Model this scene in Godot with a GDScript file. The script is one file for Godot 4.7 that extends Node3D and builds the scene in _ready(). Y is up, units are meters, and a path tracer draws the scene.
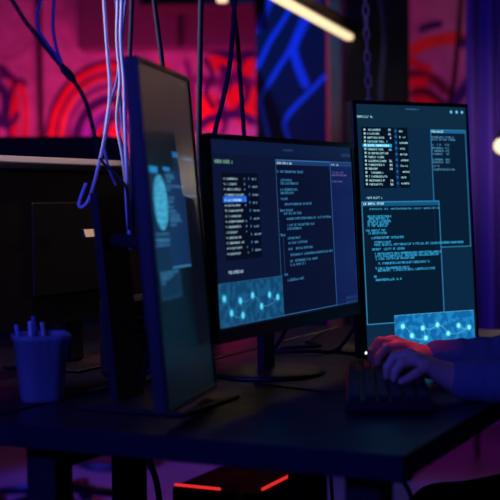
extends Node3D
# A dark studio: a desk with three monitors, a second desk back to back with it, a painted wall behind.

const F := 1250.0            # focal length in pixels of a 500 x 500 frame
const EYE := Vector3(0, 1.095, 0)
const PITCH := 0.04
const ROLL := 0.012
const TOP := 0.75            # height of both desk tops
var rng := RandomNumberGenerator.new()
var used := {}
var M := {}
var cam_basis: Basis

# ------------------------------------------------------------------ small helpers
func pt(u: float, v: float, depth: float) -> Vector3:
	# the point that many metres in front of the eye (along -z) seen at that pixel
	var d := cam_basis * Vector3((u - 250.0) / F, -(v - 250.0) / F, -1.0)
	return EYE + d * (depth / -d.z)

func desk_point(r: float, f: float, y := TOP) -> Vector3:
	# r: metres along the long user side of the desk, f: metres away from it
	return Vector3(0.202 + 0.4345 * r - 0.9007 * f, y, -1.661 - 0.9007 * r - 0.4345 * f)

const DESK_TURN := 1.1213

func numbered(called: String) -> String:
	if not used.has(called):
		used[called] = 0
		return called
	used[called] += 1
	return "%s_%03d" % [called, used[called]]

func tag(o: Node, label: String, category: String, group := "") -> Node:
	o.set_meta("label", label)
	o.set_meta("category", category)
	if group:
		o.set_meta("group", group)
	return o

func thing(called: String, label: String, category: String, at := Vector3.ZERO, turn := 0.0, group := "") -> Node3D:
	var o := Node3D.new()
	o.name = numbered(called)
	add_child(o)
	o.position = at
	o.rotation.y = turn
	tag(o, label, category, group)
	return o

func part(called: String, mesh: Mesh, mat: Material, parent: Node, xf := Transform3D()) -> MeshInstance3D:
	var o := MeshInstance3D.new()
	o.name = called if parent != self else numbered(called)
	o.mesh = mesh
	o.material_override = mat
	o.transform = xf
	parent.add_child(o, true)
	return o

func structure(called: String, mesh: Mesh, mat: Material, xf := Transform3D()) -> MeshInstance3D:
	var o := part(called, mesh, mat, self, xf)
	o.set_meta("kind", "structure")
	return o

func at(v: Vector3, turn := 0.0) -> Transform3D:
	return Transform3D(Basis(Vector3.UP, turn), v)

func smat(c: Color, rough := 0.6, metal := 0.0) -> StandardMaterial3D:
	# c is a linear base colour
	var m := StandardMaterial3D.new()
	m.albedo_color = c.linear_to_srgb()
	m.roughness = rough
	m.metallic = metal
	return m

func glow(c: Color, energy: float) -> StandardMaterial3D:
	var m := smat(Color(0.8, 0.8, 0.8))
	m.emission_enabled = true
	m.emission = c.linear_to_srgb()
	m.emission_energy_multiplier = energy
	return m

func noise_tex(freq: float, a: Color, b: Color, seed_ := 1, size := 256, octaves := 4) -> NoiseTexture2D:
	var n := FastNoiseLite.new()
	n.seed = seed_
	n.frequency = freq
	n.fractal_octaves = octaves
	var t := NoiseTexture2D.new()
	t.noise = n
	t.width = size
	t.height = size
	t.seamless = true
	var g := Gradient.new()
	g.set_color(0, a)
	g.set_color(1, b)
	t.color_ramp = g
	return t

# ------------------------------------------------------------------ meshes
func quad(st: SurfaceTool, a: Vector3, b: Vector3, c: Vector3, d: Vector3) -> void:
	# clockwise seen from the front
	st.add_vertex(a); st.add_vertex(b); st.add_vertex(c)
	st.add_vertex(a); st.add_vertex(c); st.add_vertex(d)

func done(st: SurfaceTool) -> ArrayMesh:
	st.generate_normals()
	return st.commit()

func begin(smooth := false) -> SurfaceTool:
	var st := SurfaceTool.new()
	st.begin(Mesh.PRIMITIVE_TRIANGLES)
	st.set_smooth_group(0 if smooth else -1)
	return st

func add_bevel_box(st: SurfaceTool, size: Vector3, bev: float, c := Vector3.ZERO) -> void:
	# a box with chamfered edges: 6 faces, 12 chamfers, 8 corners
	var h := size / 2.0
	bev = minf(bev, minf(h.x, minf(h.y, h.z)) * 0.9)
	var corner := func(sx: int, sy: int, sz: int, axis: int) -> Vector3:
		var v := Vector3(sx * (h.x - bev), sy * (h.y - bev), sz * (h.z - bev))
		v[axis] += [sx, sy, sz][axis] * bev
		return v + c
	for axis in 3:
		for s in [-1, 1]:
			var p := []
			for q in [[-1, -1], [1, -1], [1, 1], [-1, 1]]:
				var sg := [0, 0, 0]
				sg[axis] = s
				sg[(axis + 1) % 3] = q[0]
				sg[(axis + 2) % 3] = q[1]
				p.append(corner.call(sg[0], sg[1], sg[2], axis))
			if s > 0:
				quad(st, p[3], p[2], p[1], p[0])
			else:
				quad(st, p[0], p[1], p[2], p[3])
	for axis in 3:
		var b1 := (axis + 1) % 3
		var b2 := (axis + 2) % 3
		for s1 in [-1, 1]:
			for s2 in [-1, 1]:
				var lo := [0, 0, 0]
				lo[axis] = -1; lo[b1] = s1; lo[b2] = s2
				var hi := lo.duplicate()
				hi[axis] = 1
				var p1: Vector3 = corner.call(lo[0], lo[1], lo[2], b1)
				var p2: Vector3 = corner.call(hi[0], hi[1], hi[2], b1)
				var p3: Vector3 = corner.call(hi[0], hi[1], hi[2], b2)
				var p4: Vector3 = corner.call(lo[0], lo[1], lo[2], b2)
				if s1 * s2 > 0:
					quad(st, p4, p3, p2, p1)
				else:
					quad(st, p1, p2, p3, p4)
	for sx in [-1, 1]:
		for sy in [-1, 1]:
			for sz in [-1, 1]:
				var a: Vector3 = corner.call(sx, sy, sz, 0)
				var b: Vector3 = corner.call(sx, sy, sz, 1)
				var d: Vector3 = corner.call(sx, sy, sz, 2)
				st.add_vertex(a)
				if sx * sy * sz > 0:
					st.add_vertex(d); st.add_vertex(b)
				else:
					st.add_vertex(b); st.add_vertex(d)

func bevel_box(size: Vector3, bev := 0.003, c := Vector3.ZERO) -> ArrayMesh:
	var st := begin()
	add_bevel_box(st, size, bev, c)
	return done(st)

func plain_box(size: Vector3, c := Vector3.ZERO) -> ArrayMesh:
	return bevel_box(size, 0.0005, c)

func smooth_path(pts: Array, per := 6) -> PackedVector3Array:
	var out := PackedVector3Array()
	var n := pts.size()
	for i in n - 1:
		var p0: Vector3 = pts[maxi(i - 1, 0)]
		var p1: Vector3 = pts[i]
		var p2: Vector3 = pts[i + 1]
		var p3: Vector3 = pts[mini(i + 2, n - 1)]
		for k in per:
			out.append(p1.cubic_interpolate(p2, p0, p3, float(k) / per))
	out.append(pts[n - 1])
	return out

func add_tube(st: SurfaceTool, path: PackedVector3Array, r0: float, r1 := -1.0, sides := 8, ripple := 0.0) -> void:
	if r1 < 0.0:
		r1 = r0
	var rings := []
	var up := Vector3(0.31, 0.2, 0.93).normalized()
	for i in path.size():
		var t := (path[mini(i + 1, path.size() - 1)] - path[maxi(i - 1, 0)]).normalized()
		var a := up - t * up.dot(t)
		if a.length() < 0.01:
			a = t.cross(Vector3.RIGHT)
		a = a.normalized()
		up = a
		var b := t.cross(a)
		var r := lerpf(r0, r1, float(i) / (path.size() - 1))
		if ripple > 0.0 and i % 2 == 0:
			r *= 1.0 - ripple
		var ring := PackedVector3Array()
		for k in sides:
			var w := TAU * k / sides
			ring.append(path[i] + (a * cos(w) + b * sin(w)) * r)
		rings.append(ring)
	for i in path.size() - 1:
		for k in sides:
			var k2 := (k + 1) % sides
			quad(st, rings[i][k], rings[i][k2], rings[i + 1][k2], rings[i + 1][k])
	for k in range(1, sides - 1):
		st.add_vertex(rings[0][0]); st.add_vertex(rings[0][k + 1]); st.add_vertex(rings[0][k])
		var e: PackedVector3Array = rings[-1]
		st.add_vertex(e[0]); st.add_vertex(e[k]); st.add_vertex(e[k + 1])

func tube(pts: Array, r: float, per := 6, sides := 8, r1 := -1.0) -> ArrayMesh:
	var st := begin(true)
	add_tube(st, smooth_path(pts, per), r, r1, sides)
	return done(st)

func lathe(profile: Array, sides := 32) -> ArrayMesh:
	# profile: Vector2(radius, height) from bottom to top
	var st := begin(true)
	for i in profile.size() - 1:
		var a: Vector2 = profile[i]
		var b: Vector2 = profile[i + 1]
		for k in sides:
			var w0 := TAU * k / sides
			var w1 := TAU * (k + 1) / sides
			var p := func(v: Vector2, w: float) -> Vector3: return Vector3(v.x * cos(w), v.y, v.x * sin(w))
			quad(st, p.call(a, w0), p.call(b, w0), p.call(b, w1), p.call(a, w1))
	return done(st)

func prism(poly: PackedVector2Array, depth: float) -> ArrayMesh:
	# an outline in x-y (counter-clockwise), pulled from z = 0 back to z = -depth
	var st := begin()
	var tri := Geometry2D.triangulate_polygon(poly)
	for i in range(0, tri.size(), 3):
		var a := poly[tri[i]]
		var b := poly[tri[i + 1]]
		var c := poly[tri[i + 2]]
		if (b - a).cross(c - a) > 0:
			var s := b
			b = c
			c = s
		for v in [a, b, c]:
			st.add_vertex(Vector3(v.x, v.y, 0))
		for v in [a, c, b]:
			st.add_vertex(Vector3(v.x, v.y, -depth))
	for i in poly.size():
		var a := poly[i]
		var b := poly[(i + 1) % poly.size()]
		quad(st, Vector3(a.x, a.y, 0), Vector3(a.x, a.y, -depth), Vector3(b.x, b.y, -depth), Vector3(b.x, b.y, 0))
	return done(st)

func round_rect(w: float, h: float, r: float, steps := 5) -> PackedVector2Array:
	var out := PackedVector2Array()
	for q in 4:
		var c := Vector2([1, -1, -1, 1][q] * (w / 2 - r), [1, 1, -1, -1][q] * (h / 2 - r))
		for k in steps + 1:
			var a := PI / 2 * (q + float(k) / steps)
			out.append(c + Vector2(cos(a), sin(a)) * r)
	return out

func flat_quad(w: float, h: float) -> ArrayMesh:
	# w x h facing +z, with texture coordinates
	var st := begin()
	var p := [Vector3(-w / 2, h / 2, 0), Vector3(w / 2, h / 2, 0), Vector3(w / 2, -h / 2, 0), Vector3(-w / 2, -h / 2, 0)]
	var uv := [Vector2(0, 0), Vector2(1, 0), Vector2(1, 1), Vector2(0, 1)]
	for i in [0, 1, 2, 0, 2, 3]:
		st.set_uv(uv[i])
		st.add_vertex(p[i])
	return done(st)

# ------------------------------------------------------------------ smooth bodies: a field of tapered capsules, meshed as surface nets
func field(lo: Vector3, hi: Vector3, cell: float) -> Dictionary:
	var n := Vector3i(((hi - lo) / cell).ceil()) + Vector3i.ONE
	var f := PackedFloat32Array()
	f.resize(n.x * n.y * n.z)
	f.fill(1.0)
	return {"lo": lo, "n": n, "cell": cell, "f": f}

func bone(g: Dictionary, a: Vector3, b: Vector3, ra: float, rb: float, k := 0.01, wrinkle := 0.0) -> void:
	var lo: Vector3 = g.lo
	var n: Vector3i = g.n
	var cell: float = g.cell
	var f: PackedFloat32Array = g.f
	var m := maxf(ra, rb) + k + 2.5 * cell
	var p0 := Vector3i(((a.min(b) - Vector3.ONE * m - lo) / cell).floor()).clamp(Vector3i.ZERO, n - Vector3i.ONE)
	var p1 := Vector3i(((a.max(b) + Vector3.ONE * m - lo) / cell).ceil()).clamp(Vector3i.ZERO, n - Vector3i.ONE)
	var ba := b - a
	var bb := maxf(ba.length_squared(), 1e-9)
	for z in range(p0.z, p1.z + 1):
		for y in range(p0.y, p1.y + 1):
			var row := (z * n.y + y) * n.x
			for x in range(p0.x, p1.x + 1):
				var p := lo + Vector3(x, y, z) * cell
				var t := clampf((p - a).dot(ba) / bb, 0.0, 1.0)
				var d := (p - a - ba * t).length() - lerpf(ra, rb, t)
				if wrinkle > 0.0:
					d += wrinkle * (sin(t * 38.0 + 60.0 * p.y + 35.0 * p.z) * 0.6 + sin(t * 71.0 - 90.0 * p.y + 3.0) * 0.4)
				var o := f[row + x]
				var h := maxf(k - absf(o - d), 0.0) / k
				f[row + x] = minf(o, d) - h * h * k * 0.25
	g.f = f

func chain(g: Dictionary, pts: Array, radii: Array, k := 0.006) -> void:
	for i in pts.size() - 1:
		bone(g, pts[i], pts[i + 1], radii[i], radii[i + 1], k)

func add_field(st: SurfaceTool, g: Dictionary) -> void:
	var lo: Vector3 = g.lo
	var n: Vector3i = g.n
	var cell: float = g.cell
	var f: PackedFloat32Array = g.f
	var sx := 1
	var sy := n.x
	var sz := n.x * n.y
	var corner := [0, sx, sy, sx + sy, sz, sx + sz, sy + sz, sx + sy + sz]
	var edges := [[0, 1], [2, 3], [4, 5], [6, 7], [0, 2], [1, 3], [4, 6], [5, 7], [0, 4], [1, 5], [2, 6], [3, 7]]
	var verts := {}
	for z in n.z - 1:
		for y in n.y - 1:
			for x in n.x - 1:
				var at_ := x + y * sy + z * sz
				var inside := 0
				for c in corner:
					if f[at_ + c] < 0.0:
						inside += 1
				if inside == 0 or inside == 8:
					continue
				var sum := Vector3.ZERO
				var cnt := 0
				for e in edges:
					var fa := f[at_ + corner[e[0]]]
					var fb := f[at_ + corner[e[1]]]
					if (fa < 0.0) != (fb < 0.0):
						var t := fa / (fa - fb)
						var pa := Vector3(e[0] & 1, (e[0] >> 1) & 1, e[0] >> 2)
						var pb := Vector3(e[1] & 1, (e[1] >> 1) & 1, e[1] >> 2)
						sum += pa.lerp(pb, t)
						cnt += 1
				verts[at_] = lo + (Vector3(x, y, z) + sum / cnt) * cell
	for at_ in verts:
		for axis in 3:
			var step: int = [sx, sy, sz][axis]
			var u: int = [sy, sz, sx][axis]
			var w: int = [sz, sx, sy][axis]
			if (f[at_] < 0.0) == (f[at_ + step] < 0.0):
				continue
			if not (verts.has(at_ - u) and verts.has(at_ - w) and verts.has(at_ - u - w)):
				continue
			if f[at_] < 0.0:
				quad(st, verts[at_], verts[at_ - w], verts[at_ - u - w], verts[at_ - u])
			else:
				quad(st, verts[at_], verts[at_ - u], verts[at_ - u - w], verts[at_ - w])

# ------------------------------------------------------------------ pictures for screens and paint
func brush(r: int, c: Color, soft := 0.5) -> Image:
	var im := Image.create(2 * r + 1, 2 * r + 1, false, Image.FORMAT_RGBA8)
	for y in 2 * r + 1:
		for x in 2 * r + 1:
			var d := Vector2(x - r, y - r).length() / (r + 0.5)
			im.set_pixel(x, y, Color(c.r, c.g, c.b, c.a * clampf((1.0 - d) / soft, 0.0, 1.0)))
	return im

func stamp(im: Image, br: Image, p: Vector2) -> void:
	im.blend_rect(br, Rect2i(Vector2i.ZERO, br.get_size()), Vector2i(p) - br.get_size() / 2)

func stroke(im: Image, br: Image, pts: Array, step := 2.0) -> void:
	var ps := []
	for p in pts:
		ps.append(Vector3(p.x, p.y, 0))
	var path := smooth_path(ps, 24)
	var last := Vector3(-1e6, 0, 0)
	for p in path:
		if last.x < -1e5:
			last = p
		var d := p.distance_to(last)
		var n := int(d / step)
		for i in range(1, n + 1):
			var q := last.lerp(p, float(i) / n)
			stamp(im, br, Vector2(q.x, q.y))
		if n > 0:
			last = p

func px_rect(im: Image, u0: float, v0: float, u1: float, v1: float, c: Color) -> void:
	var s := Vector2(im.get_size())
	var r := Rect2i(int(u0 * s.x), int(v0 * s.y), maxi(1, int((u1 - u0) * s.x)), maxi(1, int((v1 - v0) * s.y)))
	if c.a >= 1.0:
		im.fill_rect(r, c)
	else:
		var b := Image.create(r.size.x, r.size.y, false, Image.FORMAT_RGBA8)
		b.fill(c)
		im.blend_rect(b, Rect2i(Vector2i.ZERO, r.size), r.position)

func px_frame(im: Image, u0: float, v0: float, u1: float, v1: float, c: Color, t := 3.0) -> void:
	var s := Vector2(im.get_size())
	var tx := t / s.x
	var ty := t / s.y
	px_rect(im, u0, v0, u1, v0 + ty, c)
	px_rect(im, u0, v1 - ty, u1, v1, c)
	px_rect(im, u0, v0, u0 + tx, v1, c)
	px_rect(im, u1 - tx, v0, u1, v1, c)

func px_text(im: Image, u0: float, u1: float, v: float, h: int, c: Color) -> void:
	# a row of small letter-like marks, h pixels high, centred on v
	var s := Vector2(im.get_size())
	var x := int(u0 * s.x)
	var x1 := int(u1 * s.x)
	var y := int(v * s.y) - h / 2
	var w := maxi(2, int(h * 0.55))
	while x < x1:
		if rng.randf() > 0.12:
			var tall := rng.randf() < 0.3
			var y0 := y if tall else y + h / 4
			var hh := h if tall else h - h / 4
			var kind := rng.randi() % 4
			var t := maxi(2, h / 4)
			im.fill_rect(Rect2i(x, y0, t, hh), c)
			if kind != 1:
				im.fill_rect(Rect2i(x, y + h - t, w, t), c)
			if kind != 2:
				im.fill_rect(Rect2i(x, y + h / 4, w, t), c)
			if kind == 0 or kind == 3:
				im.fill_rect(Rect2i(x + w - t, y + h / 4, t, h - h / 4), c)
			if kind == 3:
				im.fill_rect(Rect2i(x, y + h / 2, w, t), c)
		x += w + maxi(1, h / 6)

func node_map(im: Image, u0: float, v0: float, u1: float, v1: float, dots: Array, rx: float, c_base: Color, c_land: Color, c_line: Color, c_dot: Color) -> void:
	var s := Vector2(im.get_size())
	px_rect(im, u0, v0, u1, v1, c_base)
	var n := FastNoiseLite.new()
	n.seed = 5
	n.frequency = 0.022
	n.fractal_octaves = 3
	for y in range(int(v0 * s.y), int(v1 * s.y)):
		for x in range(int(u0 * s.x), int(u1 * s.x)):
			var k := n.get_noise_2d(x, y)
			if k > 0.06:
				im.set_pixel(x, y, c_land)
			elif k > 0.03:
				im.set_pixel(x, y, c_base.lerp(c_land, 0.5))
	px_frame(im, u0, v0, u1, v1, c_line, 2.0)
	var thin := brush(2, c_line, 0.8)
	for pair in [[0, 5], [5, 6], [1, 2], [2, 7], [7, 4], [3, 4], [6, 1]]:
		var a: Vector2 = dots[pair[0]] * s
		var b: Vector2 = dots[pair[1]] * s
		stroke(im, thin, [a, (a + b) / 2 + Vector2(0, 12 if pair[0] % 2 else -10), b], 1.5)
	var halo := brush(int(rx * 1.9), Color(c_dot.r * 0.6, c_dot.g * 0.9, c_dot.b, 0.5), 1.0)
	var core := brush(int(rx), c_dot, 0.35)
	for d in dots:
		stamp(im, halo, d * s)
		stamp(im, core, d * s)

func screen_mat(im: Image, energy := 1.0) -> StandardMaterial3D:
	var m := StandardMaterial3D.new()
	m.albedo_color = Color(0.02, 0.02, 0.025)
	m.roughness = 0.3
	m.emission_enabled = true
	m.emission = Color.WHITE
	m.emission_operator = BaseMaterial3D.EMISSION_OP_MULTIPLY
	m.emission_texture = ImageTexture.create_from_image(im)
	m.emission_energy_multiplier = energy
	return m

# ------------------------------------------------------------------ lights
func area(called: String, from: Vector3, to: Vector3, size: Vector2, c: Color, energy: float) -> void:
	var l := AreaLight3D.new()
	l.name = called
	add_child(l, true)
	l.look_at_from_position(from, to, Vector3.UP if absf((to - from).normalized().y) < 0.95 else Vector3.RIGHT)
	l.area_size = size
	l.light_color = c.linear_to_srgb()
	l.light_energy = energy
	l.shadow_enabled = true

func led_panel(called: String, label: String, from: Vector3, to: Vector3, size: Vector2, c: Color, energy: float, shine: float) -> void:
	# a flat LED fixture: case, glowing diffuser, yoke and stand; its light starts just in front of the diffuser
	var t := thing(called, label, "lamp", Vector3(from.x, 0, from.z))
	var z := (from - to).normalized()
	var x := Vector3.UP.cross(z).normalized()
	var b := Basis(x, z.cross(x), z)
	var o := Vector3(0, from.y, 0)
	part("case", bevel_box(Vector3(size.x + 0.03, size.y + 0.03, 0.05), 0.008), M.black, t, Transform3D(b, o + z * 0.03))
	part("diffuser", bevel_box(Vector3(size.x, size.y, 0.006), 0.002), glow(c, shine), t, Transform3D(b, o + z * 0.002))
	if from.y > 0.6 and from.y < 2.2:
		part("stand", tube([Vector3(0, 0, 0) + z * 0.05, o + z * 0.06], 0.016, 1, 10), M.black, t)
		part("foot", lathe([Vector2(0, 0), Vector2(0.18, 0), Vector2(0.18, 0.015), Vector2(0.02, 0.03), Vector2(0, 0.03)], 24), M.black, t, at(z * Vector3(0.05, 0, 0.05)))
	else:
		part("bracket", bevel_box(Vector3(size.x * 0.5, 0.02, 0.03), 0.003), M.black, t, Transform3D(b, o + z * 0.06))
		var y1 := 0.0 if from.y < 1.0 else 2.7
		part("mount", tube([o + z * 0.06, Vector3(0, y1, 0) + Vector3(z.x, 0, z.z) * 0.06], 0.012, 1, 8), M.black, t)
	area(called + "_light", from - z * 0.006, to, size, c, energy)

func fill_spot_lamp(called: String, label: String, from: Vector3, to: Vector3, c: Color, energy: float, angle: float) -> void:
	# an added fill spot: a can on a ceiling bracket with a glowing lens; its cone of light starts just in front of the lens
	var t := thing(called, label, "lamp", Vector3(from.x, from.y, from.z))
	var z := (from - to).normalized()
	part("can", tube([z * 0.012, z * 0.13], 0.045, 1, 20), M.black, t)
	part("diffuser", tube([z * 0.004, z * 0.011], 0.036, 1, 20), glow(c, 1.0), t)
	part("bracket", tube([z * 0.07, Vector3(z.x * 0.07, 2.7 - from.y, z.z * 0.07)], 0.01, 1, 8), M.black, t)
	var l := SpotLight3D.new()
	l.name = called + "_light"
	add_child(l)
	l.look_at_from_position(from - z * 0.004, to)
	l.spot_angle = angle
	l.spot_angle_attenuation = 0.7
	l.spot_range = 12
	l.light_size = 0.03
	l.light_color = c.linear_to_srgb()
	l.light_energy = energy
	l.shadow_enabled = true

# ------------------------------------------------------------------ the scene
func _ready() -> void:
	rng.seed = 7
	# camera
	cam_basis = Basis(Vector3.RIGHT, -PITCH) * Basis(Vector3.BACK, -ROLL)
	var cam := Camera3D.new()
	cam.name = "camera"
	add_child(cam)
	cam.transform = Transform3D(cam_basis, EYE)
	cam.fov = rad_to_deg(2.0 * atan(250.0 / F))
	cam.near = 0.05
	cam.far = 40.0
	var lens := CameraAttributesPhysical.new()
	lens.frustum_focal_length = 60.0
	lens.frustum_near = 0.05
	lens.frustum_far = 40.0
	lens.frustum_focus_distance = 2.5
	lens.exposure_aperture = 2.3
	cam.attributes = lens
	cam.current = true
	# environment: a closed room, so no sky
	var env := Environment.new()
	env.background_mode = Environment.BG_COLOR
	env.background_color = Color.BLACK
	env.tonemap_mode = Environment.TONE_MAPPER_LINEAR
	env.tonemap_exposure = 1.0
	env.sdfgi_enabled = true
	env.ssao_enabled = true
	env.ssil_enabled = true
	var we := WorldEnvironment.new()
	we.name = "environment"
	we.environment = env
	add_child(we)
	materials()
	# large lights
	led_panel("led_lamp", "blue LED lamp on a stand left of the desk end", Vector3(-1.4, 1.85, -0.3), Vector3(0.0, 0.75, -2.1), Vector2(0.5, 0.35), Color(0.05, 0.06, 1.0), 3.4, 1.5)
	led_panel("led_wash_bar", "pink LED bar washing the painted wall from behind the desks", Vector3(-0.55, 0.95, -5.25), Vector3(-0.5, 1.7, -6.0), Vector2(1.1, 0.06), Color(1.0, 0.024, 0.19), 2.7, 1.0)
	led_panel("led_wall_bar", "violet LED bar low behind the curtain", Vector3(0.95, 0.35, -5.3), Vector3(0.85, 1.4, -6.0), Vector2(0.5, 0.08), Color(0.5, 0.015, 0.75), 1.0, 1.0)
	fill_spot_lamp("added_board_lamp", "added blue fill spot aimed at the painted board", Vector3(-0.3, 2.4, -3.6), Vector3(0.18, 1.62, -5.2), Color(0.02, 0.15, 1.0), 2.6, 13.0)  # added to brighten the blue strokes of the board
	fill_spot_lamp("added_floor_lamp", "added blue fill spot aimed at the floor behind the desks", Vector3(-2.4, 2.3, -4.5), Vector3(-0.35, 0.0, -4.6), Color(0.03, 0.04, 1.0), 9.0, 17.0)  # added blue fill for the floor seen under the desks
	fill_spot_lamp("added_hand_lamp", "added red fill spot aimed at the far typing hand", Vector3(0.1, 2.5, -2.9), Vector3(0.295, 0.81, -2.375), Color(1.0, 0.05, 0.05), 1.9, 3.2)  # added narrow red fill for the far hand alone
	fill_spot_lamp("added_lead_lamp", "added white fill spot aimed at the hanging leads", Vector3(-2.3, 2.2, -2.2), Vector3(-0.27, 1.5, -2.28), Color(1.0, 0.86, 0.9), 5.0, 9.0)  # added fill that whitens the hanging leads
	fill_spot_lamp("added_strip_lamp", "added warm fill spot above the far monitor", Vector3(-0.35, 2.55, -2.25), Vector3(-0.40, 1.17, -2.58), Color(1.0, 0.66, 0.5), 1.1, 12.0)  # added fill for the pale strip on the far monitor
	room()
	desks()
	monitors()
	rear_workstation()
	cup_and_pens()
	keyboard()
	person()
	cables()
	lamps()
	under_desk()

func materials() -> void:
	M.black = smat(Color(0.012, 0.012, 0.014), 0.45)
	M.black_gloss = smat(Color(0.01, 0.01, 0.012), 0.42)
	M.black_matte = smat(Color(0.008, 0.008, 0.009), 0.85)
	M.leg = smat(Color(0.005, 0.005, 0.006), 0.9)
	M.casing = smat(Color(0.011, 0.011, 0.012), 0.6)
	M.key = smat(Color(0.018, 0.018, 0.022), 0.55)
	M.steel = smat(Color(0.6, 0.6, 0.62), 0.4, 0.35)
	M.alu = smat(Color(0.6, 0.58, 0.56), 0.55)
	M.cable_black = smat(Color(0.015, 0.015, 0.02), 0.6)
	M.cable_white = smat(Color(0.85, 0.85, 0.86), 0.45)
	M.cable_blue = smat(Color(0.12, 0.16, 0.5), 0.5)
	M.braid = smat(Color(0.03, 0.03, 0.045), 0.7)
	var d := smat(Color(1, 1, 1), 0.3)
	d.albedo_texture = noise_tex(0.02, Color(0.09, 0.11, 0.15), Color(0.13, 0.155, 0.2), 3)
	d.roughness_texture = noise_tex(0.03, Color(0.75, 0.75, 0.75), Color(1, 1, 1), 4)
	d.roughness = 0.4
	d.metallic_specular = 0.25
	d.uv1_triplanar = true
	d.uv1_scale = Vector3(2, 2, 2)
	M.desk = d
	var fl := smat(Color(1, 1, 1), 0.45)
	fl.albedo_texture = noise_tex(0.012, Color(0.34, 0.34, 0.36), Color(0.46, 0.46, 0.48), 8)
	fl.uv1_triplanar = true
	fl.uv1_world_triplanar = true
	fl.uv1_scale = Vector3(0.7, 0.7, 0.7)
	M.floor = fl
	var pl := smat(Color(1, 1, 1), 0.9)
	pl.albedo_texture = noise_tex(0.01, Color(0.40, 0.40, 0.41), Color(0.5, 0.5, 0.51), 11)
	pl.uv1_triplanar = true
	pl.uv1_world_triplanar = true
	pl.uv1_scale = Vector3(0.6, 0.6, 0.6)
	M.plaster = pl
	M.dark_plaster = smat(Color(0.03, 0.03, 0.035), 0.9)
	M.ceiling = smat(Color(0.04, 0.04, 0.045), 0.9)
	M.beige = smat(Color(0.6, 0.5, 0.42), 0.9)
	var wd := smat(Color(1, 1, 1), 0.6)
	wd.albedo_texture = noise_tex(0.03, Color(0.60, 0.40, 0.16), Color(0.72, 0.50, 0.24), 21)
	wd.uv1_triplanar = true
	wd.uv1_scale = Vector3(6, 0.7, 6)
	M.wood = wd
	M.skin = smat(Color(0.55, 0.30, 0.22), 0.5)
	M.skin.subsurf_scatter_enabled = true
	M.skin.subsurf_scatter_strength = 0.15
	M.hoodie = smat(Color(0.10, 0.11, 0.16), 0.9)
	M.trousers = smat(Color(0.01, 0.01, 0.012), 0.9)
	M.hair = smat(Color(0.02, 0.014, 0.01), 0.6)
	var cu := smat(Color(0.12, 0.045, 0.62), 0.9)
	M.curtain = cu
	M.cup = smat(Color(0.28, 0.30, 0.36), 0.5)
	M.cup.transparency = BaseMaterial3D.TRANSPARENCY_ALPHA
	M.cup.albedo_color.a = 0.62

func wall_px(u: float, v: float) -> Vector2:
	# pixel of the photograph -> pixel of the back wall's paint texture (6 m x 2.7 m on 2048 x 922)
	var p := pt(u, v, 6.0)
	return Vector2((p.x + 3.0) / 6.0 * 2048.0, (2.7 - p.y) / 2.7 * 922.0)

func paint(im: Image, r: int, c: Color, pts: Array, soft := 0.75) -> void:
	var ps := []
	for p in pts:
		ps.append(wall_px(p[0], p[1]))
	stroke(im, brush(r, c, soft), ps, maxf(1.0, r * 0.3))

func ellipse(cx: float, cy: float, rx: float, ry: float, a0: float, a1: float) -> Array:
	var out := []
	for i in 13:
		var a := deg_to_rad(lerpf(a0, a1, i / 12.0))
		out.append([cx + rx * cos(a), cy - ry * sin(a)])
	return out

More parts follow.
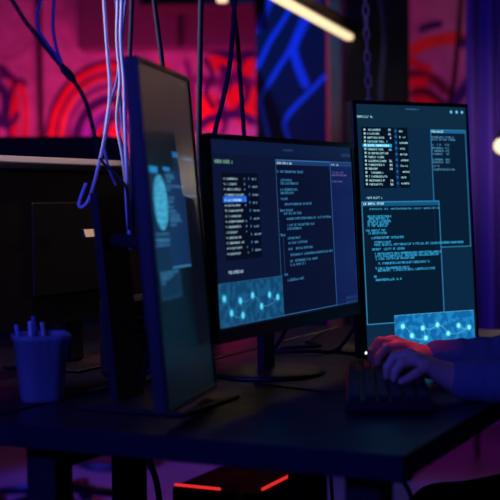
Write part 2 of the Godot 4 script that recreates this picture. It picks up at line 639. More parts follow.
func wall_picture() -> Image:
	var im := Image.create(2048, 922, false, Image.FORMAT_RGBA8)
	im.fill(Color(0.58, 0.55, 0.58))
	var nz := FastNoiseLite.new()
	nz.seed = 2
	nz.frequency = 0.02
	var red := Color(0.72, 0.14, 0.10, 0.8)
	var orange := Color(0.74, 0.28, 0.08, 0.75)
	var navy := Color(0.12, 0.10, 0.36, 0.92)
	var plum := Color(0.32, 0.14, 0.40, 0.8)
	# rings behind the hanging cables
	paint(im, 10, red, ellipse(112, 140, 61, 75, 20, 185))
	paint(im, 5, orange, ellipse(112, 140, 51, 64, 30, 180))
	paint(im, 4, plum, ellipse(112, 142, 45, 56, 30, 180))
	paint(im, 7, navy, ellipse(112, 146, 38, 48, 20, 180))
	paint(im, 12, Color(0.45, 0.3, 0.7, 0.8), ellipse(110, 150, 26, 34, 10, 170))
	paint(im, 9, red, ellipse(108, 152, 14, 24, 10, 170))
	# ovals at the far left
	paint(im, 7, red, ellipse(0, 110, 16, 42, -100, 110))
	paint(im, 5, red, ellipse(18, 116, 8, 32, 0, 360))
	paint(im, 9, navy, ellipse(-2, 104, 8, 18, 0, 360))
	paint(im, 7, navy, [[-8, 66], [4, 70], [8, 78]])
	paint(im, 3, Color(0.5, 0.4, 0.5, 0.7), [[0, 58], [15, 57], [30, 44]])
	# blobs between the cables right of the left screen
	paint(im, 20, red, [[212, 62], [220, 60], [226, 66]])
	paint(im, 22, Color(0.86, 0.18, 0.08, 0.95), [[205, 98], [208, 112], [212, 122]])
	paint(im, 18, red, [[250, 40], [246, 62], [240, 90]])
	paint(im, 17, orange, [[250, 88], [250, 104], [244, 122]])
	paint(im, 14, red, [[225, 92], [236, 98], [232, 110]])
	paint(im, 9, navy, [[196, 48], [214, 50], [236, 56], [256, 52]])
	paint(im, 10, plum, [[196, 78], [212, 82], [232, 78], [254, 84]])
	paint(im, 9, navy, [[222, 66], [228, 78], [224, 90]])
	paint(im, 9, navy, [[195, 128], [214, 118], [236, 114], [254, 122]])
	paint(im, 6, plum, [[186, 60], [192, 90], [194, 130]])
	paint(im, 8, red, [[160, 60], [172, 80], [186, 84]])
	for q in [[66, 4], [56, 3], [33, 4], [20, 4]]:
		paint(im, q[1], Color(0.16, 0.08, 0.30, 0.85), ellipse(112, 142, q[0], q[0] * 1.22, 25, 175))
	paint(im, 5, Color(0.10, 0.06, 0.28, 0.9), [[140, 92], [128, 98], [116, 110], [108, 124], [104, 138]])
	paint(im, 5, Color(0.30, 0.25, 0.62, 0.9), [[92, 138], [100, 120], [112, 112], [124, 116]])
	paint(im, 5, navy, ellipse(6, 100, 13, 26, 40, 330))
	paint(im, 4, navy, ellipse(20, 118, 12, 38, 60, 300))
	paint(im, 5, Color(0.10, 0.06, 0.28, 0.9), [[204, 58], [212, 74], [206, 92], [214, 108]])
	paint(im, 6, navy, [[246, 54], [238, 72], [248, 92], [236, 112]])
	paint(im, 5, navy, [[218, 100], [226, 118], [222, 134]])
	# right-hand part of the wall
	paint(im, 12, orange, [[412, 52], [424, 44], [440, 40], [458, 38], [474, 46], [484, 58]])
	paint(im, 8, red, [[410, 60], [420, 66], [430, 70]])
	paint(im, 10, navy, [[458, 42], [470, 44], [480, 56]])
	paint(im, 12, navy, [[492, 56], [480, 66], [472, 80], [462, 92], [452, 104]])
	paint(im, 10, Color(0.30, 0.08, 0.16, 0.9), [[410, 74], [424, 76], [438, 82], [446, 92]])
	paint(im, 14, red, [[412, 82], [420, 84], [426, 80]])
	paint(im, 9, Color(0.25, 0.05, 0.10, 0.9), [[412, 94], [426, 92], [440, 102], [452, 112]])
	paint(im, 12, red, [[414, 100], [424, 102], [434, 106]])
	paint(im, 7, navy, [[420, 30], [430, 26], [440, 24]])
	# more paint further along the wall, outside the frame
	for i in 26:
		var c: Color = [red, navy, orange, plum][i % 4]
		var u := 540.0 + i * 22.0 if i < 12 else -60.0 - (i - 12) * 22.0
		var v := 40.0 + 130.0 * rng.randf()
		paint(im, 6 + i % 9, c, ellipse(u, v, 16 + 30 * rng.randf(), 18 + 30 * rng.randf(), 360 * rng.randf(), 360 * rng.randf() + 200))
	# grain of the plaster
	for y in range(0, 922, 2):
		for x in range(0, 2048, 2):
			var k := 1.0 + 0.16 * nz.get_noise_2d(x, y)
			for q in [[0, 0], [1, 0], [0, 1], [1, 1]]:
				var c := im.get_pixel(x + q[0], y + q[1])
				im.set_pixel(x + q[0], y + q[1], Color(c.r * k, c.g * k, c.b * k))
	return im

func room() -> void:
	structure("floor", bevel_box(Vector3(6.4, 0.1, 8.4), 0.002, Vector3(0, -0.05, -2)), M.floor)
	structure("ceiling", bevel_box(Vector3(6.4, 0.1, 8.4), 0.002, Vector3(0, 2.75, -2)), M.ceiling)
	structure("wall_left", bevel_box(Vector3(0.2, 2.7, 8.4), 0.002, Vector3(-3.1, 1.35, -2)), M.dark_plaster)
	structure("wall_right", bevel_box(Vector3(0.2, 2.7, 8.4), 0.002, Vector3(3.1, 1.35, -2)), M.dark_plaster)
	structure("wall_front", bevel_box(Vector3(6.4, 2.7, 0.2), 0.002, Vector3(0, 1.35, 2.1)), M.dark_plaster)
	# painted back wall: a slab with its paint on the face
	var wm := smat(Color(1, 1, 1), 0.85)
	wm.albedo_texture = ImageTexture.create_from_image(wall_picture())
	var st := begin()
	var p := [Vector3(-3, 2.7, -6), Vector3(3, 2.7, -6), Vector3(3, 0, -6), Vector3(-3, 0, -6)]
	var uv := [Vector2(0, 0), Vector2(1, 0), Vector2(1, 1), Vector2(0, 1)]
	for i in [0, 1, 2, 0, 2, 3]:
		st.set_uv(uv[i]); st.add_vertex(p[i])
	st.set_uv(Vector2(0.01, 0.01))
	add_bevel_box(st, Vector3(6.4, 2.7, 0.2), 0.0005, Vector3(0, 1.35, -6.101))
	structure("wall_back", done(st), wm)
	# bulkhead along the top of the wall and the upright joints below it
	var a := pt(78, 49, 5.85)
	structure("trim_1", bevel_box(Vector3(1.0, 2.7 - a.y, 0.15), 0.006), smat(Color(0.07, 0.065, 0.08), 0.9), at(Vector3(a.x + 0.5, (2.7 + a.y) / 2, -5.925)))
	var j := pt(40, 90, 5.97)
	structure("trim_2", bevel_box(Vector3(0.022, 2.7, 0.03), 0.004), M.black_matte, at(Vector3(j.x, 1.35, -5.985)))
	var k := pt(180, 40, 5.82)
	structure("trim_3", bevel_box(Vector3(0.02, 2.7 - a.y, 0.03), 0.004), M.black_matte, at(Vector3(k.x, (2.7 + a.y) / 2, -5.835)))
	# ceiling beam above the wall
	var bm := pt(200, 5, 5.0)
	structure("trim_4", bevel_box(Vector3(0.46, 2.7 - bm.y, 0.25), 0.006), M.black_matte, at(Vector3(bm.x - 0.01, (2.7 + bm.y) / 2, -5.12)))
	# beige stretch of wall beyond the curtain
	structure("wall_panel", bevel_box(Vector3(1.45, 2.7, 0.04), 0.003), M.beige, at(Vector3(2.23, 1.35, -5.975)))
	# painted board
	var bl := pt(256, 100, 5.2)
	var br := pt(327, 100, 5.2)
	var w := br.x - bl.x
	var t := thing("painted_board", "navy board with broad blue painted strokes beside the wooden post", "board", Vector3((bl.x + br.x) / 2, 0, -5.22))
	var im := Image.create(256, 2048, false, Image.FORMAT_RGBA8)
	im.fill(Color(0.05, 0.06, 0.20))
	var blue := Color(0.20, 0.42, 0.92)
	var B := func(pts: Array, r: int) -> void:
		var ps := []
		for q in pts:
			var v := pt(q[0], q[1], 5.2)
			ps.append(Vector2((v.x - bl.x) / w * 256.0, (2.7 - v.y) / 2.7 * 2048.0 ))
		stroke(im, brush(r, blue, 0.3), ps, 1.5)
	B.call([[272, -6], [266, 8], [257, 28]], 14)
	B.call([[290, 8], [282, 22], [270, 40], [257, 66]], 9)
	B.call([[308, 4], [298, 30], [288, 52], [274, 74], [260, 98], [262, 112], [268, 138]], 9)
	B.call([[320, -10], [308, 16], [296, 40], [294, 52], [300, 70], [306, 84]], 17)
	B.call([[326, 76], [310, 92], [292, 110], [284, 124], [289, 140]], 9)
	for i in 12:
		var y := 150.0 + i * 26.0
		B.call([[258 + 60 * rng.randf(), y], [270 + 40 * rng.randf(), y + 30], [258 + 66 * rng.randf(), y + 62]], 9)
		B.call([[258 + 60 * rng.randf(), -30 - i * 14], [270 + 40 * rng.randf(), -50 - i * 14]], 9)
	var bmat := smat(Color(1, 1, 1), 0.7)
	bmat.albedo_texture = ImageTexture.create_from_image(im)
	part("back", bevel_box(Vector3(w, 2.7, 0.035), 0.003, Vector3(0, 1.35, 0)), smat(Color(0.02, 0.02, 0.05), 0.8), t)
	part("painted_face", flat_quad(w - 0.008, 2.69), bmat, t, at(Vector3(0, 1.35, 0.0185)))
	var pl := pt(328, 100, 5.05)
	var pr := pt(345, 100, 5.05)
	var o := part("wooden_post", bevel_box(Vector3(pr.x - pl.x, 2.7, 0.07), 0.005, Vector3(0, 1.35, 0)), M.wood, self, at(Vector3((pl.x + pr.x) / 2, 0, -5.06)))
	tag(o, "brown wooden post between the blue board and black column", "post")
	var cl := pt(345, 60, 4.8)
	var cr := pt(410, 60, 4.8)
	structure("wall_column", bevel_box(Vector3(cr.x - cl.x, 2.7, 0.3), 0.008), M.black_matte, at(Vector3((cl.x + cr.x) / 2, 1.35, -4.96)))
	# curtain with deep folds
	var x0 := pt(466, 150, 4.6).x
	var x1 := x0 + 0.25
	var yb := pt(480, 334, 4.6).y
	var stc := begin(true)
	var n := 60
	for side in [0.0, 0.004]:
		var prev_lo := Vector3.ZERO
		var prev_hi := Vector3.ZERO
		for i in n + 1:
			var f := float(i) / n
			var x := lerpf(x0, x1, f)
			var zz: float = -4.6 + 0.035 * sin(f * 22.0) + 0.015 * sin(f * 9.0 + 1.0) - side
			var hi := Vector3(x, 2.65, zz)
			var lo := Vector3(x + 0.01 * sin(f * 40.0), yb + 0.008 * sin(f * 30.0), zz + 0.01 * sin(f * 61.0))
			if i > 0:
				if side == 0.0:
					quad(stc, prev_hi, hi, lo, prev_lo)
				else:
					quad(stc, hi, prev_hi, prev_lo, lo)
			prev_hi = hi
			prev_lo = lo
	var c := thing("curtain", "violet folded curtain hanging behind the upright right-hand monitor", "curtain", Vector3.ZERO)
	part("cloth", done(stc), M.curtain, c)
	part("rail", tube([Vector3(x0 - 0.05, 2.66, -4.6), Vector3(x1 + 0.05, 2.66, -4.6)], 0.012, 1), M.black, c)

func desks() -> void:
	# near desk: x runs along the user's side, -z away from it
	var t := thing("desk", "dark desk with three monitors and a keyboard, black legs", "desk", desk_point(0, 0, 0), DESK_TURN)
	part("desktop", bevel_box(Vector3(1.62, 0.036, 0.70), 0.0015, Vector3(0.81, TOP - 0.018, -0.35)), M.desk, t)
	var leg := bevel_box(Vector3(0.055, TOP - 0.036, 0.055), 0.004, Vector3(0, (TOP - 0.036) / 2, 0))
	for p in [[0.07, 0.075], [0.07, 0.62], [0.60, 0.40], [1.54, 0.075], [1.54, 0.62]]:
		part("leg", leg, M.leg, t, at(Vector3(p[0], 0, -p[1])))
	part("rail", bevel_box(Vector3(1.45, 0.05, 0.025), 0.003, Vector3(0.81, TOP - 0.062, -0.62)), M.black, t)
	# far desk, back to back with it
	var s := thing("desk", "dark desk carrying the pen cup, pushed back to back against the monitor desk", "desk", desk_point(0, 0.715, 0), DESK_TURN)
	part("desktop", bevel_box(Vector3(1.62, 0.036, 0.70), 0.0015, Vector3(0.75, TOP - 0.018, -0.35)), M.desk, s)
	for p in [[0.0, 0.08], [0.0, 0.62], [0.60, 0.08], [1.48, 0.08], [1.48, 0.62]]:
		part("leg", leg, M.leg, s, at(Vector3(p[0], 0, -p[1])))

# ------------------------------------------------------------------ monitors
const CYAN := Color(0.20, 0.66, 0.86)
const PALE := Color(0.62, 0.82, 0.84)
const DIM := Color(0.20, 0.42, 0.60)

func picture_wide() -> Image:
	var im := Image.create(1194, 672, false, Image.FORMAT_RGBA8)
	im.fill(Color(0.045, 0.085, 0.20))
	px_rect(im, 0.0, 0.0, 1.0, 0.075, Color(0.05, 0.10, 0.24))
	var dim := Color(0.13, 0.26, 0.42)
	var cy := Color(0.20, 0.46, 0.62)
	var pale := Color(0.60, 0.72, 0.78)
	px_text(im, 0.021, 0.123, 0.114, 15, Color(0.45, 0.62, 0.55))
	px_text(im, 0.46, 0.535, 0.037, 9, dim)
	px_text(im, 0.915, 0.99, 0.048, 14, dim)
	px_rect(im, 0.057, 0.177, 0.285, 0.647, Color(0.025, 0.045, 0.12))
	px_rect(im, 0.061, 0.302, 0.204, 0.336, Color(0.12, 0.42, 0.86))
	var ends := [0.152, 0.144, 0.167, 0.184, 0.17, 0.162, 0.179, 0.165, 0.176, 0.162, 0.135, 0.158, 0.175, 0.161, 0.147]
	for i in 15:
		var v := 0.2057 + i * 0.0287
		var col := Color(0.85, 0.95, 1.0) if i == 4 else pale
		px_text(im, 0.068, 0.080, v, 8, col)
		px_text(im, 0.087, ends[i], v, 9, col)
		if not i in [3, 6, 7, 11, 12]:
			px_text(im, 0.191, 0.199, v, 9, Color(0.4, 0.55, 0.68))
	var tails := [0.271, 0.277, 0.283, 0.269, 0.282, 0.281, 0.274, 0.287, 0.267, 0.280]
	for i in 10:
		var v := 0.2062 + i * 0.0436
		px_rect(im, 0.221, v - 0.008, 0.227, v + 0.008, Color(0.2, 0.45, 0.75))
		px_text(im, 0.243, tails[i], v, 9, Color(0.42, 0.58, 0.72))
	px_text(im, 0.07, 0.158, 0.706, 13, pale)
	# code window and side window
	px_rect(im, 0.407, 0.097, 0.82, 0.993, Color(0.035, 0.06, 0.18))
	px_rect(im, 0.82, 0.097, 1.0, 0.993, Color(0.06, 0.11, 0.32))
	px_rect(im, 0.407, 0.092, 1.0, 0.125, Color(0.10, 0.22, 0.42))
	px_frame(im, 0.407, 0.095, 0.82, 0.993, Color(0.20, 0.42, 0.62), 4.0)
	px_frame(im, 0.815, 0.095, 0.998, 0.993, Color(0.16, 0.34, 0.54), 3.0)
	px_text(im, 0.416, 0.519, 0.112, 12, pale)
	px_text(im, 0.822, 0.883, 0.113, 10, pale)
	for a in [[0.417, 0.6, 0.161], [0.437, 0.513, 0.211], [0.436, 0.56, 0.230], [0.431, 0.557, 0.266], [0.433, 0.527, 0.285], [0.431, 0.498, 0.319], [0.444, 0.658, 0.351], [0.423, 0.521, 0.386], [0.449, 0.576, 0.404], [0.465, 0.807, 0.435], [0.463, 0.667, 0.473], [0.467, 0.571, 0.493], [0.418, 0.449, 0.528], [0.468, 0.56, 0.549], [0.47, 0.615, 0.577], [0.468, 0.645, 0.611], [0.48, 0.803, 0.647], [0.478, 0.684, 0.683], [0.476, 0.586, 0.704], [0.429, 0.453, 0.756], [0.451, 0.569, 0.791]]:
		px_text(im, a[0], a[1], a[2], 12, cy)
	px_rect(im, 0.433, 0.54, 0.437, 0.75, dim)
	for a in [[0.826, 0.927, 0.160], [0.826, 0.954, 0.176], [0.826, 0.913, 0.216]]:
		px_text(im, a[0], a[1], a[2], 9, Color(0.36, 0.32, 0.56))
	px_text(im, 0.90, 0.985, 0.955, 14, dim)
	px_text(im, 0.90, 0.985, 0.980, 12, dim)
	var dots := [Vector2(0.036, 0.841), Vector2(0.132, 0.865), Vector2(0.21, 0.846), Vector2(0.32, 0.858), Vector2(0.376, 0.879), Vector2(0.074, 0.923), Vector2(0.144, 0.945), Vector2(0.264, 0.914)]
	node_map(im, 0.006, 0.761, 0.414, 0.994, dots, 14.0, Color(0.07, 0.26, 0.42), Color(0.09, 0.34, 0.50), Color(0.24, 0.50, 0.66), Color(0.36, 0.85, 0.98))
	return im

func picture_tall() -> Image:
	var im := Image.create(608, 1080, false, Image.FORMAT_RGBA8)
	im.fill(Color(0.045, 0.16, 0.27))
	px_rect(im, 0, 0, 1, 0.09, Color(0.06, 0.17, 0.26))
	px_text(im, 0.006, 0.141, 0.0496, 11, PALE)
	px_text(im, 0.429, 0.557, 0.0142, 8, DIM)
	var dot := brush(9, Color(0.45, 0.80, 0.95), 0.5)
	for u in [0.861, 0.914, 0.965]:
		stamp(im, dot, Vector2(u * 608, 0.021 * 1080))
	px_rect(im, 0.041, 0.092, 0.45, 0.339, Color(0.02, 0.07, 0.14))
	px_rect(im, 0.325, 0.092, 0.355, 0.339, Color(0.04, 0.15, 0.30))
	px_rect(im, 0.043, 0.160, 0.301, 0.173, Color(0.10, 0.70, 0.92))
	var ends := [0.204, 0.19, 0.233, 0.261, 0.273, 0.223, 0.257, 0.236, 0.246, 0.225, 0.173, 0.217, 0.241, 0.226, 0.204]
	for i in 15:
		var v := 0.1027 + i * 0.01572
		var col := Color(0.9, 1, 1) if i == 4 else PALE
		px_rect(im, 0.056, v - 0.0045, 0.074, v + 0.0045, col)
		px_text(im, 0.088, ends[i], v, 10, col)
		if not i in [3, 4, 6, 7, 11, 12]:
			px_text(im, 0.274, 0.288, v, 12, PALE)
	var tails := [0.412, 0.428, 0.444, 0.416, 0.436, 0.444, 0.435, 0.451, 0.415, 0.443]
	for i in 10:
		var v := 0.106 + i * 0.02367
		px_rect(im, 0.332, v - 0.005, 0.348, v + 0.005, Color(0.12, 0.42, 0.66))
		px_text(im, 0.371, tails[i], v, 9, PALE)
	px_text(im, 0.059, 0.208, 0.3764, 11, PALE)
	# side window
	px_rect(im, 0.657, 0.096, 0.993, 0.586, Color(0.035, 0.12, 0.21))
	px_rect(im, 0.657, 0.096, 0.993, 0.112, Color(0.12, 0.38, 0.58))
	px_frame(im, 0.657, 0.096, 0.993, 0.588, Color(0.17, 0.46, 0.62), 5.0)
	px_text(im, 0.665, 0.783, 0.104, 12, PALE)
	for a in [[0.667, 0.868, 0.1274], [0.667, 0.894, 0.1379], [0.667, 0.758, 0.16], [0.667, 0.77, 0.1728], [0.667, 0.769, 0.1844], [0.667, 0.768, 0.1973], [0.667, 0.765, 0.2205], [0.667, 0.764, 0.2322], [0.668, 0.723, 0.2473], [0.672, 0.867, 0.2625]]:
		px_text(im, a[0], a[1], a[2], 10, Color(0.30, 0.52, 0.66))
	for v in [0.16, 0.1728, 0.1844, 0.1973, 0.2205, 0.2322]:
		px_text(im, 0.79, 0.825, v, 10, Color(0.30, 0.52, 0.66))
	# code window, over the side window's lower left
	px_rect(im, 0.009, 0.392, 0.711, 0.887, Color(0.025, 0.10, 0.18, 0.85))
	px_rect(im, 0.009, 0.392, 0.711, 0.412, Color(0.07, 0.33, 0.52))
	px_frame(im, 0.009, 0.392, 0.711, 0.887, Color(0.20, 0.50, 0.68), 5.0)
	px_text(im, 0.026, 0.202, 0.4005, 12, Color(0.7, 0.92, 0.95))
	px_text(im, 0.077, 0.703, 0.4221, 9, Color(0.22, 0.55, 0.70))
	for a in [[0.058, 0.264, 0.4515], [0.057, 0.231, 0.4609], [0.056, 0.262, 0.471], [0.055, 0.237, 0.4804], [0.057, 0.229, 0.4890], [0.037, 0.203, 0.5083], [0.059, 0.213, 0.5188], [0.081, 0.369, 0.5371], [0.106, 0.254, 0.5556], [0.105, 0.92, 0.566], [0.084, 0.364, 0.5842], [0.106, 0.701, 0.6027], [0.108, 0.683, 0.6121], [0.112, 0.45, 0.6223], [0.133, 0.588, 0.6416], [0.108, 0.405, 0.6606], [0.115, 0.635, 0.6695], [0.089, 0.112, 0.6927], [0.103, 0.343, 0.7068]]:
		px_text(im, a[0], a[1], a[2], 11, CYAN)
	var dots := [Vector2(0.324, 0.901), Vector2(0.502, 0.914), Vector2(0.639, 0.906), Vector2(0.837, 0.915), Vector2(0.937, 0.926), Vector2(0.4, 0.942), Vector2(0.527, 0.956), Vector2(0.736, 0.945)]
	node_map(im, 0.25, 0.855, 0.987, 0.996, dots, 13.0, Color(0.07, 0.40, 0.66), Color(0.11, 0.52, 0.76), Color(0.36, 0.74, 0.90), Color(0.55, 0.98, 1.0))
	return im

func picture_side() -> Image:
	var im := Image.create(608, 1080, false, Image.FORMAT_RGBA8)
	im.fill(Color(0.018, 0.05, 0.075))
	var pane := Color(0.055, 0.15, 0.27)
	var edge := Color(0.14, 0.36, 0.52)
	px_rect(im, 0.504, 0.25, 0.97, 0.38, Color(0.05, 0.13, 0.23))
	px_rect(im, 0.504, 0.245, 0.62, 0.262, Color(0.14, 0.42, 0.66))
	px_frame(im, 0.504, 0.25, 0.97, 0.38, Color(0.08, 0.22, 0.34), 3.0)
	px_rect(im, 0.62, 0.376, 0.976, 0.382, edge)
	px_rect(im, 0.032, 0.318, 0.318, 0.61, pane)
	px_rect(im, 0.318, 0.306, 0.70, 0.602, Color(0.06, 0.17, 0.32))
	px_frame(im, 0.318, 0.306, 0.70, 0.603, Color(0.10, 0.27, 0.42), 3.0)
	px_rect(im, 0.318, 0.597, 0.705, 0.604, Color(0.20, 0.46, 0.62))
	px_rect(im, 0.041, 0.299, 0.189, 0.318, Color(0.12, 0.52, 0.78))
	px_rect(im, 0.294, 0.296, 0.43, 0.308, Color(0.12, 0.48, 0.74))
	px_rect(im, 0.07, 0.607, 0.458, 0.689, Color(0.05, 0.16, 0.26))
	px_frame(im, 0.07, 0.607, 0.458, 0.690, Color(0.14, 0.34, 0.48), 3.0)
	for a in [[0.337, 0.483, 0.3182], [0.343, 0.513, 0.3259], [0.337, 0.438, 0.3365], [0.33, 0.678, 0.3516], [0.335, 0.406, 0.3628], [0.335, 0.461, 0.3864], [0.341, 0.436, 0.3994], [0.337, 0.444, 0.4152], [0.337, 0.489, 0.4283], [0.345, 0.553, 0.4398], [0.347, 0.547, 0.4492], [0.352, 0.578, 0.4582], [0.351, 0.465, 0.4703], [0.714, 0.923, 0.2596], [0.055, 0.317, 0.4961], [0.054, 0.308, 0.5113], [0.051, 0.305, 0.5162], [0.049, 0.298, 0.5284], [0.08, 0.411, 0.612], [0.08, 0.321, 0.6200], [0.08, 0.256, 0.6280], [0.08, 0.147, 0.6407]]:
		px_text(im, a[0], a[1], a[2], 9, Color(0.22, 0.48, 0.66))
	# round scan picture
	var n := FastNoiseLite.new()
	n.frequency = 0.03
	for y in range(340, 530):
		for x in range(40, 200):
			var d := Vector2((x - 122) / 76.0, (y - 435) / 88.0).length()
			if d < 1.0:
				var k := 0.5 + 0.5 * n.get_noise_2d(x * 1.5, y * 1.5)
				var ring := 0.5 + 0.5 * sin(d * 40.0 + 4.0 * n.get_noise_2d(x, y))
				im.set_pixel(x, y, Color(0.05, 0.30, 0.48).lerp(Color(0.40, 0.88, 1.0), clampf((k - 0.2) * 1.1 + ring * 0.4, 0, 1)))
	for i in 3:
		stamp(im, brush(7, Color(0.3, 0.42, 0.45), 0.6), Vector2(490 + i * 26, 18))
	return im

func monitor(label: String, centre: Vector3, yaw: float, tilt: float, roll: float, w: float, h: float, bez: Array, thick: float, im: Image, energy: float, foot: Vector3, foot_turn: float, foot_mesh: Mesh, column_w: float, lean: Vector3, column_h: float, led: Vector2) -> Node3D:
	# bez: widths of the left, right, top and bottom frame; centre: of the lit screen; foot: where the column stands
	var t := thing("monitor", label, "monitor", foot)
	var b := Basis(Vector3.UP, yaw) * Basis(Vector3.RIGHT, -tilt) * Basis(Vector3.BACK, roll)
	var xf := Transform3D(b, centre - foot)
	var ow: float = w + bez[0] + bez[1]
	var oh: float = h + bez[2] + bez[3]
	var off := Vector3((bez[1] - bez[0]) / 2, (bez[2] - bez[3]) / 2, 0)
	# housing: front slab with rounded corners, a thicker hump on the back
	var hs := part("housing", prism(round_rect(ow, oh, 0.006, 3), thick), M.casing, t, xf * Transform3D(Basis(), off + Vector3(0, 0, -0.0015)))
	part("back_cover", bevel_box(Vector3(ow * 0.55, oh * 0.55, 0.028), 0.012), M.casing, hs, at(Vector3(0, -0.01, -thick - 0.0141)))
	# frame round the screen
	var st := begin()
	add_bevel_box(st, Vector3(ow, bez[2], 0.004), 0.001, Vector3(0, oh / 2 - bez[2] / 2, 0))
	add_bevel_box(st, Vector3(ow, bez[3], 0.004), 0.001, Vector3(0, -oh / 2 + bez[3] / 2, 0))
	add_bevel_box(st, Vector3(bez[0], oh - bez[2] - bez[3], 0.004), 0.001, Vector3(-ow / 2 + bez[0] / 2, (bez[3] - bez[2]) / 2, 0))
	add_bevel_box(st, Vector3(bez[1], oh - bez[2] - bez[3], 0.004), 0.001, Vector3(ow / 2 - bez[1] / 2, (bez[3] - bez[2]) / 2, 0))
	part("bezel", done(st), M.black_gloss, hs, at(Vector3(0, 0, 0.0026)))
	part("screen", flat_quad(w, h), screen_mat(im, energy), hs, at(Vector3(-off.x, -off.y, 0.0022)))
	if led != Vector2.ZERO:
		part("power_light", bevel_box(Vector3(0.005, 0.005, 0.002), 0.0008), glow(Color(1, 0.95, 0.9), 2.0), hs, at(Vector3(led.x, led.y, 0.0052)))
	# stand
	part("base", foot_mesh, M.black, t, at(Vector3.ZERO, foot_turn))
	var top := Vector3(0, column_h, 0) + lean
	var cst := begin()
	var cb := Basis(Vector3.UP, foot_turn)
	var c0 := Vector3(0, 0.008, 0)
	var hx := cb * Vector3(column_w / 2, 0, 0)
	var hz := cb * Vector3(0, 0, 0.007)
	var lo := [c0 - hx - hz, c0 + hx - hz, c0 + hx + hz, c0 - hx + hz]
	for i in 4:
		var p: Vector3 = lo[i]
		var q: Vector3 = lo[(i + 1) % 4]
		quad(cst, p, q, q + top - c0, p + top - c0)
	quad(cst, lo[3] + top - c0, lo[2] + top - c0, lo[1] + top - c0, lo[0] + top - c0)
	quad(cst, lo[0], lo[1], lo[2], lo[3])
	part("column", done(cst), M.black, t)
	var hub := xf * Vector3(0, -0.01, -thick - 0.03)
	part("arm", tube([top.lerp(c0, clampf((top.y - hub.y) / column_h, 0.06, 0.9)), hub], 0.012, 1, 10), M.black_matte, t)
	return t

func monitors() -> void:
	var o := EYE
	var plate := bevel_box(Vector3(0.215, 0.008, 0.20), 0.003, Vector3(0, 0.004, 0.065))
	monitor("upright monitor seen edge-on, scan picture and small windows, in front of hanging cables", o + Vector3(-0.114, -0.0535, -1.9986), 1.368, 0.0808, -0.0148, 0.299, 0.519, [0.008, 0.008, 0.009, 0.009], 0.017, picture_side(), 1.0,
		desk_point(0.255, 0.585), DESK_TURN, plate, 0.085, Vector3(-0.03, 0, 0.0), 0.36, Vector2.ZERO)
	var disc := lathe([Vector2(0, 0), Vector2(0.115, 0), Vector2(0.118, 0.004), Vector2(0.112, 0.008), Vector2(0.03, 0.012), Vector2(0, 0.012)], 40)
	monitor("wide monitor with a file list, code window and node map between two upright ones", o + 0.965 * Vector3(0.0823, -0.0589, -2.4522), 1.0662, 0.0429, 0.0037, 0.576, 0.324, [0.010, 0.009, 0.010, 0.024], 0.012, picture_wide(), 1.0,
		desk_point(0.66, 0.51), DESK_TURN, disc, 0.05, Vector3.ZERO, 0.30, Vector2.ZERO)
	monitor("upright bright monitor with file list and code, behind the typing hands", o + 1.015 * Vector3(0.3607, -0.0627, -2.6856), 0.527, 0.0638, 0.0007, 0.299, 0.531, [0.012, 0.006, 0.008, 0.010], 0.026, picture_tall(), 1.0,
		desk_point(1.10, 0.42), 0.527, disc, 0.05, Vector3.ZERO, 0.30, Vector2(-0.152, -0.262))
	# the light that the screens give
	for s in [[Vector3(-0.114, -0.0535, -1.9986), 1.368, Vector2(0.299, 0.519), Color(0.1, 0.4, 0.7), 0.0006], [0.965 * Vector3(0.0823, -0.0589, -2.4522), 1.0662, Vector2(0.576, 0.324), Color(0.1, 0.3, 0.8), 0.0012], [1.015 * Vector3(0.3607, -0.0627, -2.6856), 0.527, Vector2(0.299, 0.531), Color(0.12, 0.5, 0.8), 0.003]]:
		var n := Basis(Vector3.UP, s[1]) * Vector3(0, 0.06, 1).normalized()
		area("screen_light", EYE + s[0] + n * 0.012, EYE + s[0] + n, s[2], s[3], s[4])

func rear_monitor(label: String, mid: Vector3) -> void:
	var t := thing("monitor", label, "monitor", Vector3(mid.x, TOP, mid.z), DESK_TURN)
	part("housing", prism(round_rect(0.61, 0.34, 0.01, 4), 0.03), M.casing, t, at(Vector3(0, 0.265, 0.0)))
	part("top_strip", bevel_box(Vector3(0.608, 0.026, 0.044), 0.0125), M.alu, t, at(Vector3(0, 0.424, -0.012)))
	part("top_groove", bevel_box(Vector3(0.5, 0.004, 0.004), 0.001), M.black_matte, t, at(Vector3(0.01, 0.408, 0.0025)))
	part("back_cover", bevel_box(Vector3(0.34, 0.19, 0.006), 0.0028), M.casing, t, at(Vector3(0, 0.25, 0.0031)))
	part("screen", flat_quad(0.595, 0.325), M.black_gloss, t, Transform3D(Basis(Vector3.UP, PI), Vector3(0, 0.265, -0.0306)))
	part("column", bevel_box(Vector3(0.05, 0.088, 0.02), 0.006, Vector3(0, 0.052, -0.015)), M.black, t)
	part("base", bevel_box(Vector3(0.24, 0.008, 0.19), 0.003, Vector3(0, 0.004, -0.02)), M.black_gloss, t)

